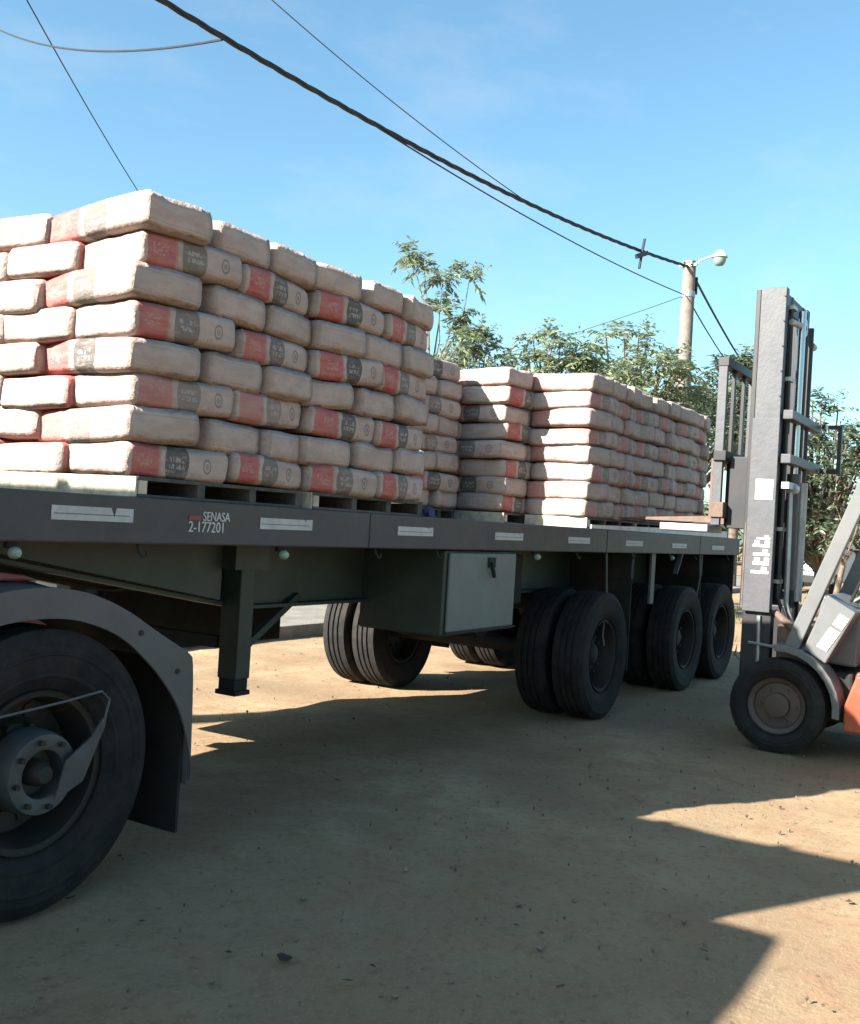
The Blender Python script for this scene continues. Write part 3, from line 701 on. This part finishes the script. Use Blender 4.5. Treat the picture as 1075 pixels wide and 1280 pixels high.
# crumpled cloth on the bed edge
cm = MB()
for j in range(7):
    for i in range(12):
        a = 2*math.pi*i/12; th = math.pi*.5*j/6; rr = .055*math.cos(th)*(1+.3*math.sin(3*a+j)+.2*math.sin(5*a))
        cm.v.append((2.26+rr*math.cos(a)*1.3, .05+rr*math.sin(a)*.7, ZB+.002+.06*math.sin(th)*(1+.15*math.sin(4*a+j))))
for j in range(6):
    for i in range(12): cm.f.append((j*12+i, j*12+(i+1) % 12, (j+1)*12+(i+1) % 12, (j+1)*12+i))
cm.f.append(tuple(range(12))[::-1])
solo(cm, 'cloth_rag', M['bluecloth'], (2.26, .05, ZB), 'small crumpled violet blue rag on the bed edge between stacks', 'rag', smooth=60)

# ---------------------------------------------------------------- forklift
fk = thing('forklift', (5.4, -2.4, 0), 'grey and orange forklift with raised mast facing the trailer side', 'forklift')
fty = MB().lathe(tyre_profile(.34, .23, .205, 4), (0,0,0), (0,1,0), 44).mesh('tyre', M['tyre'], 32)
frm = rim_mesh(.198, .23, M['rim2'])
fr2 = MB().lathe([(.205, -.1), (.2, -.085), (.17, -.07), (.16, -.045), (.09, -.05), (.085, -.085), (.05, -.09), (.001, -.09)], (0,0,0), (0,1,0), 32)
for k in range(6):
    a = 2*math.pi*k/6; fr2.tube([(.125*math.cos(a), -.04, .125*math.sin(a)), (.125*math.cos(a), -.066, .125*math.sin(a))], .014, 6)
fr2 = fr2.mesh('rim', M['rim2'], 35)
def fwheel(x, y, z, s, rz):
    t = put('tyre', fty, fk, (x, y, z), rz); t.scale = (s, 1, s); put('rim', fr2, t, (0,0,0)); return t
fwheel(4.785, -1.5, .335, 1, -math.pi/2); fwheel(6.015, -1.5, .335, 1, math.pi/2)
fwheel(4.86, -3.15, .27, .8, -math.pi/2); fwheel(5.94, -3.15, .27, .8, math.pi/2)
# mast: near and far channel rails
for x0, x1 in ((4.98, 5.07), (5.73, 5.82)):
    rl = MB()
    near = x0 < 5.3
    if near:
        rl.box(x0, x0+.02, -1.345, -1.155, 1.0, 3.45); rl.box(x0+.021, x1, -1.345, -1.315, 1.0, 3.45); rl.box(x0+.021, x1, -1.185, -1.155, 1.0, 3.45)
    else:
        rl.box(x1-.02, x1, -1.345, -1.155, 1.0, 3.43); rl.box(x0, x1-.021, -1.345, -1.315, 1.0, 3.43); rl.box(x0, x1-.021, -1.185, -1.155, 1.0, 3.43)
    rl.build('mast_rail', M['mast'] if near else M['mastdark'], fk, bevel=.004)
MB().box(4.985, 5.075, -1.153, -1.118, 1.0, 3.44).build('rail_flange', M['black'], fk, bevel=.004)
mb = MB()
for z in np.arange(1.1, 3.4, .19): mb.tube([(4.9795, -1.335, z), (4.972, -1.335, z)], .008, 6)
mb.build('rail_bolts', M['mastdark'], fk)
MB().tube([(5.1, -1.36, 3.3), (5.1, -1.37, 2.5), (5.1, -1.37, 1.1), (5.06, -1.5, .8)], .016, 8).build('hydraulic_hose', M['black'], fk)
MB().tube([(5.16, -1.35, 3.3), (5.16, -1.36, 2.5), (5.15, -1.37, 1.1)], .012, 8).build('hydraulic_hose', M['black'], fk)
for z in (3.3, 2.75, 1.6, 1.2): MB().box(5.082, 5.2, -1.385, -1.33, z, z+.03).build('hose_clamp', M['galv'], fk)
# lower outer sleeves
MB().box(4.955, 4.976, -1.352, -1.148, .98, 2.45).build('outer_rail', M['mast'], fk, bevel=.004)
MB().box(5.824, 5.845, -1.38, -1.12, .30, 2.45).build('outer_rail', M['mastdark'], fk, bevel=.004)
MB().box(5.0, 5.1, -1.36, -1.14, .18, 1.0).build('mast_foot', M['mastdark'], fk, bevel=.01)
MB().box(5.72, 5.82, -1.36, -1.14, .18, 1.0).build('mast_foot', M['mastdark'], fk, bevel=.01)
# inner frame with head plate
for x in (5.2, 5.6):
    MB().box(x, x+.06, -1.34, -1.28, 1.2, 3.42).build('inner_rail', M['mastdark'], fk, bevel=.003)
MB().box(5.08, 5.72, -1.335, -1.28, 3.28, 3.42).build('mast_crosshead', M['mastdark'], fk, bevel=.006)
MB().tube([(5.3, -1.4, 1.15), (5.3, -1.4, 2.05)], .05, 16).build('lift_cylinder', M['mast'], fk, smooth=40)
MB().tube([(5.3, -1.4, 2.05), (5.3, -1.4, 3.32)], .03, 14).build('piston_rod', M['chrome'], fk, smooth=40)
MB().tube([(5.62, -1.4, 1.05), (5.62, -1.4, 2.0)], .045, 16).build('lift_cylinder', M['galv'], fk, smooth=40)
MB().tube([(5.62, -1.4, 2.0), (5.62, -1.4, 3.25)], .026, 14).build('piston_rod', M['mastdark'], fk, smooth=40)
MB().lathe([(.02, -.03), (.07, -.03), (.075, 0), (.07, .03), (.02, .03)], (5.45, -1.37, 3.22), (0, 1, 0), 20).build('chain_wheel', M['galv'], fk, smooth=40)
MB().tube([(5.08, -1.37, 3.2), (5.24, -1.40, 3.2)], .025, 10).tube([(5.66, -1.4, 3.12), (5.76, -1.4, 3.12)], .03, 10).build('roller_pin', M['galv'], fk)
for z in (2.47, 2.14):
    MB().box(4.9, 5.95, -1.46, -1.385, z-.035, z+.035).build('tie_bar', M['mast'], fk, bevel=.006)
MB().box(5.9, 5.94, -1.6, -1.47, 2.1, 2.14).box(5.9, 5.94, -1.6, -1.47, 2.47, 2.5).box(5.9, 5.94, -1.63, -1.6, 2.1, 2.5).build('hose_guard', M['mastdark'], fk)
MB().box(4.97, 5.15, -1.44, -1.385, 1.92, 1.97).tube([(5.16, -1.42, 1.93), (5.24, -1.42, 1.93)], .045, 10).build('pipe_clamp', M['galv'], fk)
MB().tube([(5.17, -1.41, 1.9), (5.16, -1.42, 1.5), (5.14, -1.43, 1.05), (5.2, -1.5, .8)], .02, 8).build('hydraulic_hose', M['galv'], fk, smooth=40)
MB().tube([(5.45, -1.4, 1.0), (5.45, -1.4, 3.15)], .022, 8).build('lift_chain', M['black'], fk)
MB().box(4.951, 4.954, -1.33, -1.2, 1.83, 1.985).build('white_label', M['plank'], fk)
# worn white vertical lettering, too worn to read
for k, (z, h, wd) in enumerate(((1.27, .05, .13), (1.335, .055, .12), (1.405, .05, .12), (1.47, .05, .125), (1.53, .03, .10))):
    y = -1.33
    mb = MB().box(4.951, 4.954, y, y+wd, z, z+h*.42).box(4.951, 4.954, y+wd*(.1+.5*(k % 2)), y+wd*(.42+.5*(k % 2)), z+h*.42, z+h)
    if k % 2: mb.box(4.951, 4.954, y, y+wd*.3, z+h*.42, z+h)
    mb.build('worn_lettering', M['plank'], fk)
MB().box(4.956, 4.976, -1.146, -1.136, 1.0, 1.65).build('edge_stripe', M['rust'], fk)
# carriage, backrest and forks
for x in (4.98, 5.28, 5.58, 5.88):
    edge = x in (4.98, 5.88)
    MB().box(x, x+.045, -.93 if edge else -.91, -.86 if edge else -.88, 1.62, 2.9 if edge else 2.86).build('backrest_bar', M['mast'] if edge else M['mastdark'], fk, bevel=.004)
MB().box(4.975, 5.93, -.94, -.855, 2.86, 2.93).build('backrest_top', M['mastdark'], fk, bevel=.004)
MB().box(4.96, 5.95, -.96, -.86, 2.12, 2.2).build('carriage_bar', M['mastdark'], fk, bevel=.006)
MB().box(4.96, 5.95, -.96, -.86, 1.68, 1.80).build('carriage_bar', M['rust'], fk, bevel=.006)
for x in (5.08, 5.7):
    MB().box(x-.03, x+.07, -1.11, -.97, 1.6, 2.16).build('carriage_plate', M['mastdark'], fk, bevel=.006)
for x in (5.12, 5.62):
    MB().prism([(-.855, 2.15), (-.8, 2.15), (-.8, 1.69), (-.05, 1.645), (-.05, 1.635), (-.855, 1.635)], x, x+.12, 'yz').build('fork', M['rust'], fk, bevel=.005)
MB().box(4.99, 5.4, -.84, -.45, 1.56, 1.62).build('fork_shoe', M['galv'], fk, bevel=.01)
# tilt cylinder and hoses low down
MB().tube([(5.05, -1.37, .98), (4.95, -1.62, .82)], .03, 10).build('tilt_cylinder', M['rust'], fk)
MB().tube([(5.0, -1.2, .74), (4.9, -1.62, .72)], .012, 6).build('hose', M['galv'], fk)
MB().tube([(4.99, -1.27, .95), (5.0, -1.28, .5)], .016, 6).build('hose', M['galv'], fk)
MB().box(5.02, 5.75, -1.62, -1.40, .28, .9).build('front_bulkhead', M['rust'], fk, bevel=.02)
# chassis, cowl, counterweight
MB().box(4.93, 5.87, -1.97, -1.63, .24, .6).build('front_axle_housing', M['under'], fk, bevel=.02)
MB().box(4.92, 5.88, -3.0, -1.98, .22, .62).build('chassis', M['orange'], fk, bevel=.04)
fn = []; fo = []
for k in range(9):
    a = R(8+k*(150-8)/8); 
    fn.append((-1.5-.375*math.cos(math.pi-a)*1.0, .335+.39*math.sin(a))); fo.append((-1.5-.44*math.cos(math.pi-a), .335+.455*math.sin(a)))
fn = [(-1.5-.385*math.sin(t), .335+.395*math.cos(t)) for t in [R(-5+k*12.5) for k in range(9)]]
fo = [(-1.5-.435*math.sin(t), .335+.445*math.cos(t)) for t in [R(-5+k*12.5) for k in range(9)]]
for xa, xb in ((4.66, 4.92), (5.88, 6.14)):
    MB().prism(fn+fo[::-1], xa, xb, 'yz').build('front_fender', M['steelgrey'], fk, bevel=.006)
    MB().prism([(-1.96, .22), (-2.75, .22), (-2.75, .62), (-2.03, .62), (-1.96, .40)], xa+.01, xb, 'yz').build('side_step', M['orange'], fk, bevel=.015)
MB().prism([(-1.655, .76), (-1.81, .67), (-1.995, 1.05), (-1.80, 1.16)], 4.735, 4.95, 'yz').build('side_cowl', M['steelgrey'], fk, bevel=.01)
MB().prism([(-1.745, .79), (-1.815, .76), (-1.90, .90), (-1.83, .935)], 4.728, 4.734, 'yz').build('white_label', M['plank'], fk)
MB().prism([(-1.845, .955), (-1.91, .92), (-1.955, 1.0), (-1.89, 1.035)], 4.728, 4.734, 'yz').build('white_label', M['plank'], fk)
MB().prism([(-1.64, .66), (-1.98, .64), (-2.0, 1.05), (-1.72, 1.15)], 4.98, 5.82, 'yz').build('dashboard', M['steelgrey'], fk, bevel=.02)
MB().prism([(-2.2, .63), (-3.0, .63), (-3.0, .95), (-2.2, .9)], 4.98, 5.82, 'yz').build('engine_hood', M['orange'], fk, bevel=.03)
MB().prism([(-3.01, .3), (-3.6, .35), (-3.68, .6), (-3.6, 1.02), (-3.01, 1.05)], 4.9, 5.9, 'yz').build('counterweight', M['steelgrey'], fk, bevel=.06, seg=3)
sm = MB().box(5.15, 5.65, -2.85, -2.35, .93, 1.03).build('seat', M['black'], fk, bevel=.03)
MB().prism([(-2.85, 1.0), (-2.97, 1.45), (-2.89, 1.47), (-2.76, 1.03)], 5.17, 5.63, 'yz').build('seat_back', M['black'], fk, bevel=.02)
MB().tube([(5.4, -1.85, 1.08), (5.4, -2.1, 1.25)], .025, 8).build('steering_column', M['black'], fk)
sw = [(5.4+.17*math.cos(a), -2.1-.09*math.sin(a)*1.0, 1.26+.14*math.sin(a)) for a in np.linspace(0, 2*math.pi, 21)]
MB().tube(sw, .014, 8, caps=False).build('steering_wheel', M['black'], fk, smooth=60)
MB().tube([(5.25, -1.88, 1.1), (5.25, -1.95, 1.3)], .01, 6).tube([(5.2, -1.88, 1.1), (5.2, -1.95, 1.28)], .01, 6).build('control_lever', M['black'], fk)
for x in (4.70, 6.0):
    MB().bar((x+.05, -1.575, .76), (x+.05, -2.07, 2.1), .1, .085, (1, 0, 0)).build('guard_pillar', M['steelgrey'], fk, bevel=.006)
    MB().bar((x+.05, -2.07, 2.1), (x+.05, -3.05, 2.12), .08, .06).build('guard_side', M['steelgrey'], fk, bevel=.006)
    MB().bar((x+.1, -3.05, 2.12), (x+.15, -3.15, 1.0), .07, .07).build('guard_rear_pillar', M['steelgrey'], fk, bevel=.006)
for k in range(7):
    y = -2.1-k*.15
    MB().bar((4.76, y, 2.13), (6.04, y, 2.13), .035, .05).build('guard_slat', M['steelgrey'], fk)

# ---------------------------------------------------------------- utility poles and wires
def pole(x, y, h, label, lamp=False):
    t = thing('utility_pole', (x, y, 0), label, 'utility pole', None)
    MB().lathe([(.2, -.1), (.19, .2), (.145, h-.05), (.135, h), (.001, h)], (x, y, 0), (0, 0, 1), 16).build('shaft', M['concrete'], t, smooth=50)
    MB().lathe([(.16, 0), (.165, .03), (.165, .11), (.16, .14)], (x, y, h-.85), (0, 0, 1), 16).build('steel_band', M['galv'], t, smooth=50)
    MB().box(x+.1, x+.19, y-.16, y-.06, h-.75, h-.35).build('junction_box', M['under'], t, bevel=.01)
    MB().bar((x-.12, y-.2, h-.12), (x-.12, y+.2, h-.12), .06, .06).build('hook_bracket', M['galv'], t)
    for dy in (-.1, .1):
        MB().lathe([(.02, -.05), (.045, -.03), (.03, 0), (.045, .03), (.02, .05)], (x-.17, y+dy, h-.08), (0, 0, 1), 10).build('insulator', M['lens'], t, smooth=50)
    if lamp:
        l = MB().tube([(x, y, h-.3), (x+.1, y-.2, h+.02), (x+.3, y-.55, h+.2)], .022, 8).build('lamp_arm', M['vanwhite'], t)
        MB().lathe([(.03, .12), (.10, .06), (.17, -.02), (.18, -.06), (.16, -.06)], (x+.33, y-.6, h+.18), (0, 0, 1), 18).build('lamp_head', M['vanwhite'], l, smooth=50)
        MB().lathe([(.15, 0), (.14, -.1), (.09, -.18), (.001, -.2)], (x+.33, y-.6, h+.12), (0, 0, 1), 18).build('lamp_globe', M['lens'], l, smooth=50)
    return t
PX, PY, PH = 20.36, 4.48, 7.95
pole(PX, PY, PH, 'concrete utility pole with white street lamp above the trees', True)
pole(-5.0, 6.15, 7.9, 'concrete utility pole carrying the cables at the near end of the street')
pole(46.0, 8.3, 7.9, 'distant concrete utility pole further down the street behind the forklift')
def wirepts(a, b, sag, n=24):
    a, b = Vector(a), Vector(b)
    return [a.lerp(b, k/n)-Vector((0, 0, sag*4*(k/n)*(1-k/n))) for k in range(n+1)]
bund = wirepts((-5.0, 6.05, 7.78), (PX-.12, PY, 7.80), .80, 40)
def bund_at(s): return min(bund, key=lambda p: abs(p.x-s))
# thick twisted bundle: three strands
tb_ = MB()
for k in range(3):
    pts = []
    for i in range(len(bund)*4-3):
        q = i/4; i0 = min(int(q), len(bund)-2); p = bund[i0].lerp(bund[i0+1], q-i0)
        a = i*.8+k*2.09; pts.append(p+Vector((0, math.cos(a), math.sin(a)))*.018)
    tb_.tube(pts, .02, 6)
solo(tb_, 'power_cable', M['wire'], (PX, PY, 7.8), 'thick twisted black cable sagging across the sky to the pole', 'cable')
def thin(pts, r, label): return solo(MB().tube(pts, r, 6), 'overhead_wire', M['wire'], pts[-1], label, 'wire', 'overhead wires')
thin(wirepts(bund_at(8.0), (PX-.16, PY, 7.12), .16), .012, 'lower wire just beneath the thick twisted cable, tied to pole side')
thin(wirepts(bund_at(12.5)+Vector((0, 0, .03)), (8.74, 8.065, 9.879), .12), .009, 'thin wire crossing the sky right of the thick twisted cable')
thin(wirepts(bund_at(6.0)+Vector((0, 0, -.03)), (11.34, 19.05, 12.76), .45), .016, 'wire joining the thick cable from the top left corner')
thin(wirepts((6.85, 11.13, 9.75), (15.87, 17.49, 9.18), .1), .012, 'thin wire slanting down behind the nearest stack')
thin(wirepts((PX+.14, PY, 7.75), (46.0, 8.3, 7.8), .35), .03, 'upper black cable dropping from pole to behind the forklift mast')
thin(wirepts((PX+.14, PY, 7.05), (46.0, 8.25, 7.7), .55), .018, 'lower thin cable leaving the pole toward the forklift mast')
thin(wirepts((PX-.15, PY+.1, 7.1), (24, 16, 5.8), .2), .008, 'faint wire leaving the pole to the left')
solo(MB().bar((17.3, 4.62, 7.3), (17.8, 4.58, 7.5), .06, .09).tube([(17.62, 4.58, 7.75), (17.55, 4.6, 7.42), (17.5, 4.62, 7.1)], .03, 6), 'cable_clamp', M['wire'], (17.5, 4.6, 7.3), 'dark clamp on thick cable just left of the pole', 'clamp')

# ---------------------------------------------------------------- trees
def leaf_cloud(clumps, nf, flen, nleaf, leaf, rs, droop=.35):
    """clumps: list of (centre, radius). Each clump throws fronds of paired leaflets."""
    V = []; Fc = []
    for (c, rad) in clumps:
        c = np.array(c)
        for _ in range(max(4, int(nf*(rad/.4)))):
            d = rs.normal(size=3); d /= np.linalg.norm(d); d[2] = d[2]*.7+.25
            d /= np.linalg.norm(d)
            b = c+d*rad*rs.uniform(.0, .55); L = flen*rs.uniform(.6, 1.15)
            side = np.cross(d, (0, 0, 1)); side /= (np.linalg.norm(side)+1e-6)
            for k in range(nleaf):
                t = (k+.6)/nleaf; p = b+d*L*t+np.array((0, 0, -droop*L*t*t))
                for sg in (-1, 1):
                    ld = side*sg*.8+d*.45+np.array((0, 0, -.25))+rs.normal(0, .22, 3); ld /= np.linalg.norm(ld)
                    ll = leaf*rs.uniform(.45, 1.45)*(1-.35*t); wv = np.cross(ld, rs.normal(0, .5, 3)+np.array((0, 0, 1.))); wv /= np.linalg.norm(wv)+1e-6
                    n0 = len(V); mid = p+ld*ll*.45
                    V += [tuple(p), tuple(mid+wv*ll*.17), tuple(p+ld*ll+np.array((0, 0, -.15*ll))), tuple(mid-wv*ll*.17)]
                    Fc.append((n0, n0+1, n0+2, n0+3))
    return V, Fc
def tree(name, base, clumps, label, lm, nf=14, flen=.45, nleaf=7, leaf=.14, seed=1, tr_r=.09, lean=0., group='trees behind the trailer'):
    rs = np.random.default_rng(seed); base = Vector(base)
    t = thing(name, base, label, 'tree', group)
    cs = [Vector(c) for c, r in clumps]; top = max(cs, key=lambda p: p.z)
    cen = sum(cs, Vector())/len(cs)
    mb = MB(); fork = base.lerp(Vector((cen.x, cen.y, cen.z)), .45); fork.z = base.z+(min(c.z for c in cs)-base.z)*.8
    mid = base.lerp(fork, .5)+Vector((float(rs.normal(0, .06)), float(rs.normal(0, .06)), 0))
    mb.tube([base-Vector((0, 0, .1)), mid, fork], [tr_r*1.25, tr_r, tr_r*.8], 9)
    for c in cs:
        m1 = fork.lerp(c, .5)+Vector((float(rs.normal(0, .1)), float(rs.normal(0, .1)), .12))
        mb.tube([fork, m1, c], [tr_r*.45, tr_r*.25, tr_r*.1], 5)
    mb.build('trunk', M['bark'], t, smooth=60)
    V, Fc = leaf_cloud([(tuple(c), r) for c, (_, r) in zip(cs, clumps)], nf, flen, nleaf, leaf, rs)
    me = bpy.data.meshes.new('crown'); me.from_pydata(V, [], Fc); me.materials.append(lm)
    o = bpy.data.objects.new('crown', me); C.objects.link(o); attach(o, t); return t
def ellipsoid(c, r, n, cr, seed, low=-.6):
    rs = np.random.default_rng(seed); out = []
    while len(out) < n:
        p = rs.uniform(-1, 1, 3)
        q = np.linalg.norm(p)
        if q > 1 or q < .35 or p[2] < low: continue
        out.append(((c[0]+p[0]*r[0], c[1]+p[1]*r[1], c[2]+p[2]*r[2]), cr*rs.uniform(.6, 1.25)))
    return out

sap = [((11.975, 6.70, 6.15), .26), ((12.1, 6.5, 5.92), .16), ((12.28, 6.22, 5.80), .24), ((12.52, 5.81, 5.85), .24), ((12.25, 6.25, 5.30), .22), ((12.42, 6.0, 5.12), .25),
       ((12.0, 6.75, 5.25), .14), ((12.55, 5.8, 4.85), .25)]
tree('young_tree', (12.15, 6.35, .1), sap, 'slender young tree with starry leaf tufts rising above the third stack', M['leaf'], 24, .42, 8, .17, 11, .05)
tree('leafy_tree', (12.7, 5.6, .1), ellipsoid((12.62, 5.75, 4.2), (.75, .75, .75), 26, .3, 12)+[((12.3, 6.2, 3.6), .3), ((12.9, 5.3, 4.1), .3)],
     'dark bushy tree directly right of the slender young tree', M['leaf'], 18, .4, 7, .14, 12, .07)
tree('small_tree', (13.8, 5.68, .1), ellipsoid((13.79, 5.69, 4.15), (.35, .35, .45), 8, .25, 13), 'small yellow green treetop between the two bushier trees', M['leafyel'], 11, .32, 7, .10, 13, .05)
tree('leafy_tree', (16.0, 5.9, .1), ellipsoid((16.0, 5.9, 4.55), (.95, .95, 1.1), 28, .34, 14), 'loose open tree just left of the broad treetop', M['leaf'], 12, .45, 7, .17, 14, .09)
tree('broad_tree', (17.2, 4.9, .1), ellipsoid((16.9, 4.55, 4.05), (1.65, 1.65, 1.6), 80, .36, 15)+[((16.6, 4.9, 5.55), .25), ((17.1, 4.2, 5.4), .2)],
     'broad green tree above the rear stacks in front of the pole', M['leaf'], 13, .46, 7, .17, 15, .13)
tree('leafy_tree', (18.6, 3.6, 0), ellipsoid((18.6, 3.6, 3.6), (1.2, 1.2, 1.15), 40, .35, 16), 'lower green tree at the pole foot beside the forklift backrest', M['leaf'], 12, .45, 7, .15, 16, .1)
tree('distant_tree', (29.1, 5.5, 0), ellipsoid((29.1, 5.5, 5.4), (1.9, 1.9, 1.9), 46, .55, 17), 'distant tree seen through the forklift load backrest', M['leafdark'], 12, .7, 6, .25, 17, .15)
tree('dark_tree', (20.6, 1.25, 0), ellipsoid((20.2, 1.25, 2.9), (1.0, 1.0, 2.1), 60, .4, 18, -.9), 'tall dark tree right of the forklift mast', M['leafdark'], 11, .5, 7, .16, 18, .14)
tree('dark_tree', (23.5, .6, 0), ellipsoid((23.5, .4, 2.2), (1.3, 1.3, 1.3), 36, .4, 19, -.9), 'low dark tree at the right edge behind the overhead guard', M['leafdark'], 11, .5, 7, .16, 19, .14)
tree('bare_shrub', (16.5, .15, 0), [((16.4, .1, 1.9), .15), ((16.7, -.1, 2.1), .14), ((16.6, .3, 2.25), .13), ((16.2, .2, 1.6), .2), ((16.8, -.2, 1.5), .2)], 'sparse twiggy shrub at far right beyond the forklift', M['leafdark'], 9, .3, 6, .1, 20, .06)
# far belt of trees closing the street, one mass
rsb = np.random.default_rng(5); cl = []
for k in range(150):
    a = rsb.uniform(-.55, 1.35); rr = rsb.uniform(60, 80)
    cl.append(((rr*math.cos(a), rr*math.sin(a), rsb.uniform(.6, 3.2)), rsb.uniform(1.0, 1.7)))
V, Fc = leaf_cloud(cl, 16, 1.5, 5, .8, rsb)
fm = bpy.data.meshes.new('far_woods'); fm.from_pydata(V, [], Fc); fm.materials.append(M['leafdark'])
fo_ = bpy.data.objects.new('far_woods', fm); C.objects.link(fo_); fo_['kind'] = 'stuff'; fo_['label'] = 'far belt of dark trees along the horizon'
# parked pickup van far behind
vn = thing('parked_van', (32.5, 3.6, 0), 'white van parked far behind beside the forklift mast', 'van')
MB().prism([(30.6, .35), (30.6, .95), (31.1, 1.1), (31.7, 1.85), (34.6, 1.9), (34.7, .35)], 2.8, 4.5).build('body', M['vanwhite'], vn, bevel=.08, seg=3)
for y in (2.79, 4.495):
    MB().prism([(31.35, 1.15), (31.8, 1.75), (32.5, 1.75), (32.5, 1.15)], y, y+.015).build('side_window', M['glass'], vn)
MB().add([(31.1, 2.95, 1.13), (31.1, 4.35, 1.13), (31.66, 4.3, 1.8), (31.66, 3.0, 1.8), (31.06, 2.95, 1.14), (31.06, 4.35, 1.14), (31.62, 4.3, 1.82), (31.62, 3.0, 1.82)],
    [(0,1,2,3), (4,7,6,5), (0,4,5,1), (1,5,6,2), (2,6,7,3), (3,7,4,0)]).build('windscreen', M['glass'], vn)
vt = MB().lathe(tyre_profile(.33, .2, .2, 3), (0,0,0), (0,1,0), 28).mesh('tyre', M['tyre'], 35)
for x in (31.3, 33.9):
    for y in (2.87, 4.43): put('tyre', vt, vn, (x, y, .33))
MB().box(30.52, 30.6, 2.85, 4.45, .35, .6).build('bumper', M['black'], vn, bevel=.02)
for y in (2.9, 4.2): MB().box(30.57, 30.62, y, y+.2, .7, .85).build('headlight', M['lens'], vn)
# house across the street at the left, seen only past the trailer
hs = thing('plaster_house', (4, 14, 0), 'low cream house with flat roof across the street behind the trailer', 'house')
MB().box(-4, 6, 12, 19, -.1, 3.0).build('wall', M['plaster'], hs)
MB().box(-4.2, 6.2, 11.8, 19.2, 3.0, 3.2).build('roof', M['kerb'], hs)
for x in (-2.5, 2.8):
    wn = MB().box(x, x+1.4, 11.96, 11.998, 1.0, 2.2).build('window', M['vanwhite'], hs)
    MB().box(x+.08, x+.66, 11.94, 11.958, 1.08, 2.12).box(x+.74, x+1.32, 11.94, 11.958, 1.08, 2.12).build('pane', M['glass'], wn)
MB().box(.6, 1.5, 11.96, 11.998, -.0, 2.1).build('door', M['brickred'], hs)
# tufts of grass along the far verge
gr = MB()
for i in range(5000):
    if i % 2: x = random.uniform(10, 32); y = random.uniform(-.5, 4.4)*(.4+random.random()*.6)
    else: x = random.uniform(-8, 30); y = random.uniform(8.25, 9.0)
    h = random.uniform(.05, .22); a = random.uniform(0, 6.28); q = random.uniform(.01, .02); lx, ly = random.uniform(-.08, .08), random.uniform(-.08, .08)
    if y < 4.5 and mnoise.noise((x*.5, y*.5, 2)) < .08: continue
    gr.add([(x-q*math.cos(a), y-q*math.sin(a), -.01), (x+q*math.cos(a), y+q*math.sin(a), -.01), (x+lx, y+ly, h)], [(0, 1, 2)])
go = bpy.data.meshes.new('verge_grass'); go.from_pydata(gr.v, [], gr.f); go.materials.append(M['grass'])
go = bpy.data.objects.new('verge_grass', go); C.objects.link(go); go['kind'] = 'stuff'; go['label'] = 'sparse green grass tufts on the far verge'
